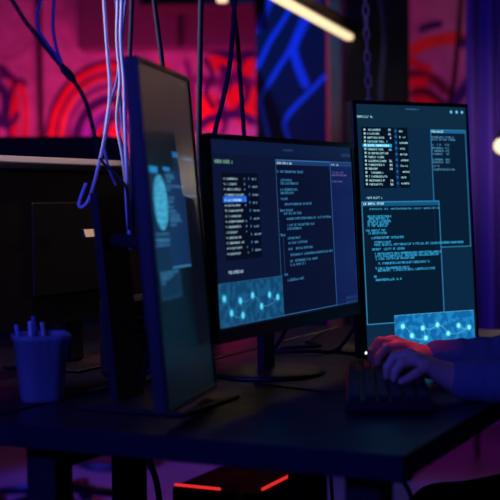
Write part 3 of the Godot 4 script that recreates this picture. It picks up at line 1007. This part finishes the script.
func rear_workstation() -> void:
	# monitor of the far desk, seen from behind
	var mid := Vector3(-0.48, 0, -2.4) + 0.27 * Vector3(0.4345, 0, -0.9007)
	rear_monitor("monitor seen from behind with a pale strip along its top, beside the pen cup", mid)
	rear_monitor("second monitor back added behind the screens to block pink reflections on the desk", mid + 0.64 * Vector3(0.4345, 0, -0.9007))  # added to keep the desk behind the wide screen dark
	# small glowing patch added on its back for an unclear pale spot
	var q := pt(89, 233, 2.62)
	var bar := thing("added_glow_patch", "small warm glowing patch added on the back of the far monitor", "lamp", q, DESK_TURN)
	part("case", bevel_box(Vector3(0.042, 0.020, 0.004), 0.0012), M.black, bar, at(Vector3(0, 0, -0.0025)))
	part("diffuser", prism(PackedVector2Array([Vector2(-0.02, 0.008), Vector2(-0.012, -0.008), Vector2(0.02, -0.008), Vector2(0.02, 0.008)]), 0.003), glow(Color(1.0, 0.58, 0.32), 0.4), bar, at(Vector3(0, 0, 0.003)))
	# black box added between the monitors of both desks to darken the gap
	var bx := thing("added_box", "low black box added on the far desk to darken the gap beside the monitor stand", "filler_box", desk_point(0.50, 0.735), DESK_TURN)
	part("case", bevel_box(Vector3(0.2, 0.15, 0.06), 0.006, Vector3(0.10, 0.078, -0.035)), M.black_matte, bx)
	for k in 5:
		part("vent_slot", bevel_box(Vector3(0.13, 0.005, 0.003), 0.0008, Vector3(0.10, 0.04 + k * 0.018, -0.0042)), M.black, bx)
	for k in [0.03, 0.17]:
		part("foot", bevel_box(Vector3(0.02, 0.003, 0.05), 0.0008, Vector3(k, 0.0015, -0.035)), M.black, bx)
	# office chair of the far desk
	var cp := pt(40, 200, 4.0)
	chair("black office chair at the far desk, its backrest rising above the monitor", Vector3(cp.x, 0, cp.z - 0.3), 0.12, pt(60, 136, 4.0).y)
	# chair of the person at the near desk
	chair("black office chair that the typing person sits on", Vector3(0.80, 0, -2.18), 1.571, 0.98)

func chair(label: String, where: Vector3, turn: float, top_y: float) -> void:
	# seat faces -z before the turn... the backrest is on +z
	var t := thing("office_chair", label, "chair", where, turn)
	part("seat", bevel_box(Vector3(0.48, 0.07, 0.46), 0.03, Vector3(0, 0.425, 0)), M.black_matte, t)
	var bh := top_y - 0.55
	part("backrest", prism(round_rect(0.5, bh, 0.06, 6), 0.05), M.black_matte, t, at(Vector3(0, 0.55 + bh / 2, 0.29)))
	part("back_support", tube([Vector3(0, 0.40, 0.1), Vector3(0, 0.42, 0.31), Vector3(0, 0.70, 0.31)], 0.02, 5, 8), M.black, t)
	part("gas_column", tube([Vector3(0, 0.10, 0), Vector3(0, 0.39, 0)], 0.025, 1, 12), M.black, t)
	for i in 5:
		var a := TAU * i / 5.0
		var e := Vector3(cos(a) * 0.28, 0.065, sin(a) * 0.28)
		part("foot", tube([Vector3(0, 0.11, 0), e], 0.02, 1, 8, 0.014), M.black, t)
		part("caster", tube([e + Vector3(-sin(a), 0, cos(a)) * 0.02 - Vector3(0, 0.037, 0), e - Vector3(-sin(a), 0, cos(a)) * 0.02 - Vector3(0, 0.037, 0)], 0.028, 1, 12), M.black, t)

func cup_and_pens() -> void:
	var c := pt(42, 400, 2.17)
	c.y = TOP
	var t := thing("pen_cup", "frosted tapered plastic pen cup on the far desk", "cup", c, 0.3)
	# tapered cup with rounded-square section
	var st := begin(true)
	var ring := func(w: float, y: float) -> PackedVector3Array:
		var out := PackedVector3Array()
		for v in round_rect(w, w, w * 0.32, 6):
			out.append(Vector3(v.x, y, v.y))
		return out
	var prof := [[0.068, 0.0], [0.072, 0.003], [0.092, 0.105], [0.099, 0.107], [0.100, 0.115], [0.096, 0.118], [0.092, 0.115], [0.088, 0.104], [0.068, 0.006]]
	var rings := []
	for p in prof:
		rings.append(ring.call(p[0], p[1]))
	for i in rings.size() - 1:
		var n: int = rings[i].size()
		for k in n:
			quad(st, rings[i][k], rings[i][(k + 1) % n], rings[i + 1][(k + 1) % n], rings[i + 1][k])
	var n0: int = rings[0].size()
	for k in n0:
		for e in [[0, 0.0], [8, 0.006]]:
			st.add_vertex(Vector3(0, e[1], 0)); st.add_vertex(rings[e[0]][(k + 1) % n0]); st.add_vertex(rings[e[0]][k])
	part("cup_wall", done(st), M.cup, t)
	var cols := [Color(0.25, 0.3, 0.55), Color(0.6, 0.6, 0.65), Color(0.15, 0.15, 0.3), Color(0.5, 0.45, 0.5)]
	var tips := [[-0.042, 0.134, 0.0], [-0.022, 0.142, 0.03], [-0.010, 0.146, -0.02], [0.0, 0.138, 0.016]]
	var feet := [[-0.024, 0.0], [-0.012, 0.022], [0.004, -0.022], [0.016, 0.014]]
	var words := ["slim blue pen leaning on the left rim of the cup", "pale pen standing in the pen cup", "tallest dark blue pen in the pen cup", "grey pen leaning behind the others in the cup"]
	for i in 4:
		var a := Vector3(feet[i][0], 0.012, feet[i][1])
		var b := Vector3(tips[i][0], tips[i][1], tips[i][2])
		var p := thing("pen", words[i], "pen", c, 0.3, "pens in the cup")
		var m := smat(cols[i], 0.4)
		part("barrel", tube([a, a.lerp(b, 0.72)], 0.0045, 1, 10), m, p)
		part("cap", tube([a.lerp(b, 0.722), a.lerp(b, 0.97), b], 0.0052, 2, 10, 0.003), m, p)

func keyboard() -> void:
	var turn := PI / 2 - 0.08
	# x along its length (away from the camera), -z towards the monitors on the left
	var org := Vector3(0.221, TOP, -1.985)
	var t := thing("keyboard", "black keyboard under the two typing hands", "keyboard", org, turn)
	var st := begin()
	part("body", bevel_box(Vector3(0.44, 0.018, 0.142), 0.004, Vector3(0.22, 0.012, 0)), M.black, t)
	for s in [0.03, 0.41]:
		part("foot", bevel_box(Vector3(0.03, 0.006, 0.012), 0.001, Vector3(s, 0.003, -0.055)), M.black, t)
	var shapes := {}
	for row in 6:
		var z := -0.0565 + row * 0.0215 + (0.004 if row > 0 else 0.0)
		var x := 0.012
		var k := 0
		while x < 0.428:
			var w := 0.0185
			if row == 5 and k == 3:
				w = 0.105
			elif (row in [2, 3, 4] and k == 0) or (row in [1, 3, 4] and k == 13):
				w = 0.03
			w = minf(w, 0.431 - x)
			if w > 0.008:
				var key := snappedf(w, 0.0005)
				if not shapes.has(key):
					shapes[key] = bevel_box(Vector3(w - 0.0016, 0.009, 0.0172), 0.002)
				part("key", shapes[key], M.key, t, at(Vector3(x + w / 2, 0.0255, z)))
			x += w + (0.006 if k in [13, 16] else 0.0006)
			k += 1
	var cst := tube([Vector3(0.2, 0.010, -0.07), Vector3(0.2, 0.005, -0.10), Vector3(0.24, 0.005, -0.16), Vector3(0.30, 0.005, -0.24)], 0.0025, 6, 6)
	part("cord", cst, M.cable_black, t)

# ------------------------------------------------------------------ the person
func hand(g: Dictionary, wrist: Vector3, mcp: Array, pip: Array, dip: Array, tip: Array, thumb: Array, fore: Vector3) -> void:
	var r := [0.0098, 0.0102, 0.0098, 0.0088]
	bone(g, fore, wrist, 0.0285, 0.0235, 0.012)
	for i in 4:
		var base: Vector3 = wrist.lerp(mcp[i], 0.22) + (mcp[i] - (mcp[1] + mcp[2]) / 2) * 0.25
		bone(g, base, mcp[i], 0.0165, 0.0128 - 0.0006 * i, 0.014)
	for i in 4:
		bone(g, mcp[i], pip[i], r[i] + 0.0012, r[i], 0.005)
		bone(g, pip[i], dip[i], r[i] + 0.0003, r[i] - 0.0012, 0.003)
		bone(g, dip[i], tip[i], r[i] - 0.0012, r[i] - 0.0024, 0.003)
	bone(g, wrist.lerp(thumb[0], 0.35), thumb[0], 0.018, 0.0145, 0.014)
	bone(g, thumb[0], thumb[1], 0.0135, 0.0115, 0.006)
	bone(g, thumb[1], thumb[2], 0.0115, 0.0085, 0.004)

func nails(st: SurfaceTool, dip: Array, tip: Array) -> void:
	for i in dip.size():
		var d: Vector3 = (tip[i] - dip[i]).normalized()
		var out := Vector3(-1, 0.35, 0)
		out = (out - d * out.dot(d)).normalized()
		var side := d.cross(out)
		var c: Vector3 = dip[i].lerp(tip[i], 0.75) + out * 0.0072
		add_bevel_box_turned(st, Vector3(0.0095, 0.0014, 0.011), Basis(side, out, side.cross(out)), c)

func add_bevel_box_turned(st: SurfaceTool, size: Vector3, b: Basis, c: Vector3) -> void:
	var m := bevel_box(size, 0.0006)
	st.append_from(m, 0, Transform3D(b, c))

func person() -> void:
	var t := thing("person", "person in a dark hoodie and black trousers typing with both hands", "person", Vector3(0.74, 0, -2.17))
	var o := Vector3(0.74, 0, -2.17)
	# joints (world), moved to the person's own origin at the end
	var rw := Vector3(0.338, 0.788, -2.37)      # far (right) wrist
	var re := Vector3(0.60, 0.796, -2.36)
	var rs := Vector3(0.76, 1.05, -2.37)
	var lw := Vector3(0.350, 0.786, -2.115)     # near (left) wrist
	var le := Vector3(0.585, 0.786, -1.985)
	var ls := Vector3(0.76, 1.05, -1.97)
	# far hand: index finger towards the camera
	var r_mcp := [Vector3(0.276, 0.816, -2.335), Vector3(0.268, 0.824, -2.356), Vector3(0.270, 0.822, -2.377), Vector3(0.279, 0.814, -2.396)]
	var r_pip := [Vector3(0.252, 0.816, -2.324), Vector3(0.243, 0.824, -2.350), Vector3(0.244, 0.820, -2.378), Vector3(0.254, 0.810, -2.402)]
	var r_dip := [Vector3(0.239, 0.801, -2.319), Vector3(0.231, 0.806, -2.348), Vector3(0.232, 0.804, -2.379), Vector3(0.242, 0.799, -2.405)]
	var r_tip := [Vector3(0.234, 0.788, -2.316), Vector3(0.228, 0.788, -2.347), Vector3(0.230, 0.788, -2.380), Vector3(0.239, 0.788, -2.407)]
	var r_th := [Vector3(0.308, 0.796, -2.325), Vector3(0.282, 0.792, -2.308), Vector3(0.256, 0.789, -2.303)]
	# near hand: little finger towards the camera
	var l_mcp := [Vector3(0.276, 0.818, -2.165), Vector3(0.272, 0.824, -2.143), Vector3(0.281, 0.819, -2.120), Vector3(0.297, 0.807, -2.099)]
	var l_pip := [Vector3(0.254, 0.816, -2.178), Vector3(0.248, 0.820, -2.150), Vector3(0.257, 0.813, -2.120), Vector3(0.278, 0.800, -2.088)]
	var l_dip := [Vector3(0.243, 0.801, -2.183), Vector3(0.237, 0.803, -2.152), Vector3(0.246, 0.800, -2.119), Vector3(0.264, 0.793, -2.084)]
	var l_tip := [Vector3(0.240, 0.788, -2.185), Vector3(0.235, 0.788, -2.153), Vector3(0.243, 0.788, -2.118), Vector3(0.251, 0.788, -2.082)]
	var l_th := [Vector3(0.318, 0.793, -2.170), Vector3(0.292, 0.790, -2.190), Vector3(0.266, 0.788, -2.196)]
	var st := begin(true)
	var g := field(Vector3(0.20, 0.765, -2.43), Vector3(0.46, 0.86, -2.28), 0.003)
	hand(g, rw, r_mcp, r_pip, r_dip, r_tip, r_th, rw.lerp(re, 0.35))
	add_field(st, g)
	g = field(Vector3(0.20, 0.755, -2.23), Vector3(0.46, 0.86, -2.03), 0.003)
	hand(g, lw, l_mcp, l_pip, l_dip, l_tip, l_th, lw.lerp(le, 0.35))
	add_field(st, g)
	# head, neck, trunk and limbs under the clothes
	g = field(Vector3(0.50, 0.40, -2.5), Vector3(1.0, 1.5, -1.85), 0.013)
	bone(g, Vector3(0.81, 0.60, -2.17), Vector3(0.80, 0.98, -2.17), 0.08, 0.08, 0.05)
	bone(g, Vector3(0.80, 1.0, -2.17), Vector3(0.74, 1.16, -2.17), 0.06, 0.05, 0.04)
	bone(g, Vector3(0.72, 1.16, -2.17), Vector3(0.70, 1.24, -2.17), 0.055, 0.06, 0.02)
	for q in [[re, rs], [le, ls]]:
		bone(g, q[0], q[1], 0.035, 0.05, 0.03)
		bone(g, q[1], Vector3(0.79, 1.03, -2.17), 0.045, 0.055, 0.03)
	add_field(st, g)
	g = field(Vector3(0.54, 1.12, -2.27), Vector3(0.83, 1.43, -2.07), 0.006)
	bone(g, Vector3(0.73, 1.14, -2.17), Vector3(0.71, 1.23, -2.17), 0.055, 0.058, 0.02)
	bone(g, Vector3(0.70, 1.31, -2.17), Vector3(0.665, 1.31, -2.17), 0.088, 0.078, 0.02)
	bone(g, Vector3(0.67, 1.27, -2.17), Vector3(0.635, 1.205, -2.17), 0.062, 0.034, 0.03)
	bone(g, Vector3(0.599, 1.302, -2.17), Vector3(0.586, 1.264, -2.17), 0.006, 0.0115, 0.010)
	bone(g, Vector3(0.607, 1.228, -2.186), Vector3(0.607, 1.228, -2.154), 0.006, 0.006, 0.006)
	for s in [-1, 1]:
		bone(g, Vector3(0.693, 1.285, -2.17 + s * 0.083), Vector3(0.685, 1.245, -2.17 + s * 0.080), 0.014, 0.010, 0.008)
		bone(g, Vector3(0.607, 1.325, -2.17 + s * 0.045), Vector3(0.600, 1.324, -2.17 + s * 0.018), 0.008, 0.008, 0.012)
	add_field(st, g)
	nails(st, r_dip + l_dip, r_tip + l_tip)
	var own := at(-o)
	part("body", done(st), M.skin, t, own)
	# eyes
	for s in [-1, 1]:
		var e := SphereMesh.new()
		e.radius = 0.012
		e.height = 0.024
		e.radial_segments = 16
		e.rings = 8
		var eye := part("eye", e, smat(Color(0.7, 0.68, 0.65), 0.2), t, at(Vector3(0.605, 1.304, -2.17 + s * 0.032) - o))
		var ir := SphereMesh.new()
		ir.radius = 0.0065
		ir.height = 0.013
		ir.radial_segments = 12
		ir.rings = 6
		part("iris", ir, smat(Color(0.03, 0.02, 0.015), 0.2), eye, at(Vector3(-0.0068, 0, 0)))
	# hoodie
	st = begin(true)
	g = field(Vector3(0.32, 0.70, -2.47), Vector3(0.74, 0.92, -1.90), 0.006)
	var rc := rw.lerp(re, 0.07)
	bone(g, rc, re, 0.0345, 0.046, 0.008, 0.0022)
	bone(g, rc, rc.lerp(re, 0.10), 0.033, 0.0355, 0.004)
	bone(g, re, re.lerp(rs, 0.4), 0.052, 0.058, 0.03, 0.002)
	var lc := lw.lerp(le, 0.07)
	bone(g, lc, le, 0.0345, 0.046, 0.008, 0.0026)
	bone(g, lc, lc.lerp(le, 0.12), 0.033, 0.036, 0.004)
	bone(g, le, le.lerp(ls, 0.4), 0.052, 0.058, 0.03, 0.002)
	add_field(st, g)
	g = field(Vector3(0.48, 0.44, -2.54), Vector3(1.04, 1.26, -1.80), 0.014)
	bone(g, Vector3(0.80, 0.56, -2.23), Vector3(0.79, 0.98, -2.25), 0.125, 0.12, 0.06)
	bone(g, Vector3(0.80, 0.56, -2.11), Vector3(0.79, 0.98, -2.09), 0.125, 0.12, 0.06)
	for q in [[re, rs], [le, ls]]:
		bone(g, q[0], q[1], 0.053, 0.068, 0.03)
		bone(g, q[1], Vector3(0.78, 1.04, -2.17), 0.068, 0.08, 0.05)
	bone(g, Vector3(0.83, 1.06, -2.24), Vector3(0.83, 1.06, -2.10), 0.06, 0.06, 0.05)
	bone(g, Vector3(0.79, 1.06, -2.17), Vector3(0.755, 1.12, -2.17), 0.085, 0.062, 0.03)
	add_field(st, g)
	part("hoodie", done(st), M.hoodie, t, own)
	# trousers and shoes
	st = begin(true)
	g = field(Vector3(0.18, 0.04, -2.45), Vector3(1.0, 0.72, -1.9), 0.014)
	for s in [-1, 1]:
		var hip := Vector3(0.80, 0.565, -2.17 + s * 0.10)
		var knee := Vector3(0.345, 0.505, -2.17 + s * 0.11)
		var ankle := Vector3(0.36, 0.10, -2.17 + s * 0.11)
		bone(g, hip, knee, 0.088, 0.058, 0.04)
		bone(g, knee, ankle, 0.058, 0.046, 0.03)
	bone(g, Vector3(0.82, 0.56, -2.25), Vector3(0.82, 0.56, -2.09), 0.11, 0.11, 0.05)
	add_field(st, g)
	part("trousers", done(st), M.trousers, t, own)
	for s in [-1, 1]:
		st = begin(true)
		var z: float = -2.17 + s * 0.11
		g = field(Vector3(0.10, -0.02, z - 0.08), Vector3(0.46, 0.16, z + 0.08), 0.009)
		bone(g, Vector3(0.39, 0.042, z), Vector3(0.20, 0.036, z), 0.040, 0.036, 0.02)
		bone(g, Vector3(0.37, 0.05, z), Vector3(0.36, 0.11, z), 0.042, 0.045, 0.03)
		add_field(st, g)
		part("shoe", done(st), M.black, t, own)
	# hair
	st = begin(true)
	g = field(Vector3(0.58, 1.18, -2.30), Vector3(0.84, 1.45, -2.04), 0.008)
	bone(g, Vector3(0.71, 1.335, -2.17), Vector3(0.672, 1.345, -2.17), 0.090, 0.076, 0.02, 0.002)
	bone(g, Vector3(0.735, 1.32, -2.17), Vector3(0.745, 1.25, -2.17), 0.075, 0.05, 0.02, 0.002)
	add_field(st, g)
	part("hair", done(st), M.hair, t, own)

# ------------------------------------------------------------------ cables, chain
func cable(label: String, pts: Array, r: float, mat: Material, group := "", called := "cable") -> Node3D:
	var o := part(called, tube(pts, r, 8, 8), mat, self)
	tag(o, label, "cable", group)
	return o

func px_path(list: Array, depth: float) -> Array:
	var out := []
	for p in list:
		out.append(pt(p[0], p[1], p[2] if p.size() > 2 else depth))
	return out

func braided(label: String, pts: Array, r: float) -> void:
	var st := begin(true)
	var path := smooth_path(pts, 40)
	# resample evenly so that the rings of the braid are 4 mm apart
	var even := PackedVector3Array([path[0]])
	for p in path:
		while even[-1].distance_to(p) > 0.004:
			even.append(even[-1] + (p - even[-1]).normalized() * 0.004)
	add_tube(st, even, r, r, 8, 0.16)
	var o := part("braided_cable", done(st), M.braid, self)
	tag(o, label, "cable", "braided cables hanging behind the monitors")

func to_ceiling(list: Array, depth: float, dx := 0.0) -> Array:
	var pts := px_path(list, depth)
	var p: Vector3 = pts[0]
	var dir: Vector3 = (p - pts[1]).normalized()
	var up := []
	var n := 1
	while true:
		# go on as the first stretch does, slowly turning upright
		var q: Vector3 = (up[-1] if up else p) + dir * 0.09
		dir = dir.lerp(Vector3(dx, 1, 0).normalized(), 0.25).normalized()
		if q.y > 2.64 or n > 20:
			break
		up.append(q)
		n += 1
	var last: Vector3 = up[-1]
	up.append(Vector3(last.x, 2.7, last.z))
	up.reverse()
	return up + pts

func cables() -> void:
	# white leads left of the upright screen
	cable("white lead hanging past the far monitor and ending in a bent hook", to_ceiling([[104, 0], [107, 45], [110, 92], [105, 135], [97, 172], [89, 199], [82, 207], [79, 203], [86, 183]], 2.28), 0.0033, M.cable_white, "", "lead")
	cable("white lead hanging straight beside the upright screen's edge", to_ceiling([[118, 0], [117, 40], [120, 80], [117, 120], [123, 160], [126, 190], [128, 240]], 2.30), 0.0032, M.cable_white, "", "lead")
	cable("bright white lead closest to the upright screen's edge", to_ceiling([[122, 0], [121, 40], [124, 80], [125, 120], [126, 150], [128, 200], [130, 250]], 2.26), 0.0035, M.cable_white, "", "lead")
	cable("blue lead crossing between the white leads", to_ceiling([[116, 0], [119, 45], [117, 80], [108, 110], [104, 140], [108, 165], [116, 186]], 2.32), 0.0027, M.cable_blue, "", "lead")
	cable("blue lead twisted against the bright white lead", to_ceiling([[126, 0], [123, 30], [119, 70], [121, 110], [125, 150], [127, 200]], 2.33), 0.0027, M.cable_blue, "", "lead")
	cable("short black lead bent over the stand of the edge-on screen", px_path([[100, 158], [106, 166], [114, 172], [121, 180], [127, 192], [129, 230]], 2.25), 0.0028, M.cable_black, "", "lead")
	# black cable with a lump
	var t := thing("cable", "black cable with a thick joint slanting across the pink wall", "cable")
	var main := to_ceiling([[12, 0], [26, 22], [42, 42], [56, 60], [68, 74], [80, 90], [88, 108], [95, 138], [98, 160], [100, 190]], 3.1, -0.5)
	part("lead", tube(main, 0.0055, 8, 8), M.cable_black, t)
	var j := px_path([[61, 65], [65, 70], [71, 77], [75, 82]], 3.1)
	var st := begin(true)
	add_tube(st, smooth_path([j[0], j[1]], 4), 0.006, 0.0115)
	add_tube(st, smooth_path([j[1], j[2]], 4), 0.0115, 0.011)
	add_tube(st, smooth_path([j[2], j[3]], 4), 0.011, 0.006)
	part("joint", done(st), M.cable_black, t)
	part("branch", tube(to_ceiling([[41, 0], [37, 16], [39, 30], [47, 44], [55, 54], [62, 66]], 3.1), 0.0045, 8, 8), M.cable_blue, t)
	part("branch", tube(to_ceiling([[54, 0], [53, 24], [55, 42], [59, 56], [63, 67]], 3.1), 0.0045, 8, 8), M.cable_blue, t)
	# braided cables
	braided("braided cable dropping straight behind the edge-on screen", to_ceiling([[154, 0], [158, 30], [162, 62], [165, 95], [167, 160], [168, 300]], 2.35), 0.0052)
	braided("braided cable hanging straight past the wide screen's upper left corner", to_ceiling([[201, 0], [200, 60], [199, 132], [200, 180], [202, 300]], 2.42), 0.0062)
	braided("braided cable curving down to the left behind the wide screen's top", to_ceiling([[235, 0], [233, 30], [229, 70], [222, 104], [215, 132], [212, 165, 2.75], [214, 300, 2.75]], 2.75), 0.0060)
	braided("braided cable slanting right behind the wide screen's top edge", to_ceiling([[233, 0], [238, 45], [241, 90], [244, 134], [245, 180], [245, 300]], 2.78), 0.0056)
	braided("thin dark cable by the edge-on screen's upper corner", to_ceiling([[132, 0], [131, 30], [130, 60], [131, 120], [133, 250]], 2.22), 0.0046)
	var y0 := TOP + 0.009
	cable("black cable looping on the desk behind the wide screen's base", [desk_point(0.80, 0.50, TOP + 0.14), desk_point(0.82, 0.55, TOP + 0.05), desk_point(0.86, 0.60, y0), desk_point(0.98, 0.62, y0), desk_point(1.06, 0.56, y0), desk_point(1.12, 0.62, y0), desk_point(1.3, 0.66, y0)], 0.0045, M.cable_black, "", "loose_cable")
	cable("black cable sagging from the edge-on screen's back to the far desk", [desk_point(0.26, 0.52, TOP + 0.26), desk_point(0.30, 0.56, TOP + 0.14), desk_point(0.36, 0.61, TOP + 0.05), desk_point(0.44, 0.66, y0), desk_point(0.55, 0.69, y0), desk_point(0.70, 0.68, y0)], 0.0045, M.cable_black, "", "loose_cable")
	cable("black cable rising from the desk behind the edge-on screen's foot", [desk_point(0.46, 0.52, TOP + 0.20), desk_point(0.44, 0.57, TOP + 0.10), desk_point(0.40, 0.63, TOP + 0.03), desk_point(0.36, 0.67, y0), desk_point(0.28, 0.68, y0)], 0.004, M.cable_black, "", "loose_cable")
	cable("black cable hanging from the bright upright screen's back to the desk", [desk_point(1.08, 0.40, TOP + 0.2), desk_point(1.06, 0.46, TOP + 0.08), desk_point(1.02, 0.50, y0), desk_point(0.96, 0.54, y0), desk_point(0.92, 0.64, y0)], 0.0045, M.cable_black, "", "loose_cable")
	# cable hanging against the painted wall on the right
	cable("thin dark cable hanging before the painted wall, right of the column", to_ceiling([[461, 0], [458, 40], [454, 80], [450, 106], [450, 200], [452, 300]], 5.6), 0.012, M.cable_black)
	# chain in front of the black column
	var top := pt(365.5, 0, 3.5)
	var low := pt(369, 112, 3.5)
	var c := thing("chain", "steel link chain hanging in front of the black column", "chain", Vector3(top.x, 0, top.z))
	var link := begin(true)
	var ring := PackedVector3Array()
	for i in 25:
		var a := TAU * i / 24.0
		ring.append(Vector3(0.0078 * cos(a), 0.0195 * sin(a) , 0))
	add_tube(link, ring, 0.0027, 0.0027, 6)
	var lm := done(link)
	var y := 2.69
	var n := 0
	while y > 1.25:
		var f := (top.y - y) / (top.y - low.y)
		var p := Vector3((low.x - top.x) * clampf(f, -1, 2), y, 0)
		part("link", lm, M.steel, c, Transform3D(Basis(Vector3.UP, (0.25 if n % 2 else 1.75) + 0.2 * sin(n * 1.7)), p))
		y -= 0.0325
		n += 1
	var side := to_ceiling([[381, 0], [384, 30], [383, 60], [380, 100], [380, 180]], 4.5)
	cable("dark blue cable hanging down the face of the black column", side, 0.010, smat(Color(0.02, 0.025, 0.10), 0.7))

func lamps() -> void:
	# long tube lamp hanging over the next work place
	var h := 0.628
	var far := pt(360, 43, 5.0)
	var near := pt(279, -3, 3.87)
	var dir := (near - far)
	dir.y = 0
	dir = dir.normalized()
	var len := 1.6
	var mid := Vector3(far.x, far.y, far.z) + dir * len / 2
	var t := thing("tube_lamp", "long warm tube lamp hanging before the blue painted board", "lamp", mid)
	var b := Basis(Vector3.UP, atan2(dir.x, dir.z))
	var warm := Color(1.0, 0.76, 0.42)
	part("housing", bevel_box(Vector3(0.05, 0.045, len), 0.006), M.black, t, Transform3D(b, Vector3(0, 0.032, 0)))
	part("diffuser", bevel_box(Vector3(0.032, 0.022, len - 0.03), 0.006), glow(warm, 1.25), t, Transform3D(b, Vector3(0, -0.001, 0)))
	for s in [-0.6, 0.6]:
		var q: Vector3 = b * Vector3(0, 0, s)
		part("wire", tube([q + Vector3(0, 0.05, 0), q + Vector3(0, 2.7 - mid.y, 0)], 0.002, 1, 6), M.cable_black, t)
	area("tube_lamp_light", mid - Vector3(0, 0.02, 0), mid - Vector3(0, 1, 0) , Vector2(0.03, len), warm, 0.12)
	# second one, of which the far end shows
	var e := pt(222, 1, 4.6)
	var t2 := thing("tube_lamp", "second warm tube lamp whose end peeps below the dark beam", "lamp", e + Vector3(0, 0.01, 0.4))
	part("housing", bevel_box(Vector3(0.055, 0.045, 0.9), 0.006), M.black, t2, at(Vector3(0, 0.034, 0)))
	part("diffuser", bevel_box(Vector3(0.04, 0.022, 0.88), 0.006), glow(warm, 1.25), t2)
	part("wire", tube([Vector3(0, 0.05, 0), Vector3(0, 2.69 - e.y, 0)], 0.002, 1, 6), M.cable_black, t2)
	area("tube_lamp_light", e + Vector3(0, -0.01, 0.4), e + Vector3(0, -1, 0.4), Vector2(0.04, 0.88), warm, 0.03)
	# globe lamp at the curtain
	var gpos := pt(502, 146, 4.3)
	var gl := thing("globe_lamp", "small warm globe lamp hanging before the curtain", "lamp", gpos)
	var s := SphereMesh.new()
	s.radius = 0.028
	s.height = 0.056
	s.radial_segments = 24
	s.rings = 12
	part("bulb", s, glow(Color(1.0, 0.78, 0.45), 1.4), gl)
	part("socket", lathe([Vector2(0, 0.024), Vector2(0.014, 0.024), Vector2(0.016, 0.05), Vector2(0.008, 0.062), Vector2(0, 0.062)], 16), M.black, gl)
	part("cord", tube([Vector3(0, 0.06, 0), Vector3(0, 2.7 - gpos.y, 0)], 0.003, 1, 6), M.cable_black, gl)
	var ol := OmniLight3D.new()
	ol.name = "globe_lamp_light"
	ol.light_color = Color(1.0, 0.78, 0.45).linear_to_srgb()
	ol.light_energy = 0.03
	ol.light_size = 0.02
	ol.omni_range = 10
	ol.shadow_enabled = true
	add_child(ol)
	ol.position = gpos
	# added unseen warm lamp, lighting the wall that the edge-on screen mirrors
	var al := thing("added_wall_lamp", "added unseen warm lamp lighting the wall mirrored by the edge-on screen", "lamp", Vector3(1.95, 2.05, -5.5))
	part("shade", bevel_box(Vector3(0.34, 0.16, 0.03), 0.008), M.black, al, at(Vector3(0, 0, 0.022)))
	part("diffuser", bevel_box(Vector3(0.3, 0.12, 0.01), 0.003), glow(Color(1.0, 0.7, 0.5), 1.0), al)
	part("bracket", tube([Vector3(0, 0.07, 0.02), Vector3(0, 0.3, 0.0), Vector3(0, 0.32, -0.455)], 0.01, 5, 8), M.black, al)
	area("added_wall_light", Vector3(1.95, 2.05, -5.508), Vector3(1.95, 2.0, -6.0), Vector2(0.3, 0.12), Color(1.0, 0.58, 0.46), 0.42)
	var blocker := thing("added_blocker", "unseen black block added to darken the low part of the screen reflection", "added_blocker", Vector3(1.95, 0, -5.72))  # added out of view so the lower screen mirrors something dark
	part("body", bevel_box(Vector3(1.3, 1.32, 0.4), 0.005, Vector3(0, 0.66, 0)), M.black_matte, blocker)
	for q in [-1, 1]:
		var dr := part("door", bevel_box(Vector3(0.63, 1.24, 0.02), 0.003), M.black, blocker, at(Vector3(q * 0.32, 0.67, 0.211)))
		part("handle", bevel_box(Vector3(0.012, 0.14, 0.02), 0.003), M.steel, dr, at(Vector3(-q * 0.25, 0.1, 0.02)))

func under_desk() -> void:
	# computer tower with red light strips along its upper edges
	var p := pt(257, 495, 2.78)
	var t := thing("computer_tower", "black computer tower with red light strips under the desk", "computer", Vector3(p.x, 0, p.z), DESK_TURN)
	var hgt := p.y
	part("case", bevel_box(Vector3(0.42, hgt, 0.22), 0.006, Vector3(0.21, hgt / 2, -0.11)), M.black_matte, t)
	part("front_panel", bevel_box(Vector3(0.008, hgt * 0.9, 0.19), 0.003, Vector3(-0.0045, hgt * 0.5, -0.11)), M.black_matte, t)
	var red := glow(Color(1.0, 0.03, 0.02), 0.8)
	part("light_strip", bevel_box(Vector3(0.005, 0.006, 0.12), 0.001, Vector3(0.006, hgt + 0.0035, -0.155)), red, t)
	part("light_strip", bevel_box(Vector3(0.30, 0.006, 0.005), 0.001, Vector3(0.19, hgt + 0.0035, -0.006)), red, t)
	var l := OmniLight3D.new()
	l.name = "light_strip_glow"
	l.light_color = Color(1.0, 0.03, 0.02).linear_to_srgb()
	l.light_energy = 0.0004
	l.light_size = 0.05
	l.shadow_enabled = true
	add_child(l)
	l.position = Vector3(p.x + 0.05, hgt + 0.06, p.z - 0.1)
	# cables under the desk
	cable("black cable sagging under the desk near the far desk's leg", px_path([[146, 440], [150, 462], [156, 480], [160, 505], [162, 540]], 2.3), 0.006, M.cable_black, "", "loose_cable")
	cable("black cable hanging behind the desk's near corner leg", px_path([[398, 470], [404, 482], [409, 492], [412, 505], [413, 560]], 1.95), 0.004, M.cable_black, "", "loose_cable")
	cable("black cable hanging between the desk's two middle legs", px_path([[316, 455], [318, 480], [321, 510], [322, 560]], 2.5), 0.005, M.cable_black, "", "loose_cable")
	cable("thin black cable hanging beside the corner leg's inner side", px_path([[330, 455], [331, 480], [333, 510], [335, 560]], 2.5), 0.004, M.cable_black, "", "loose_cable")
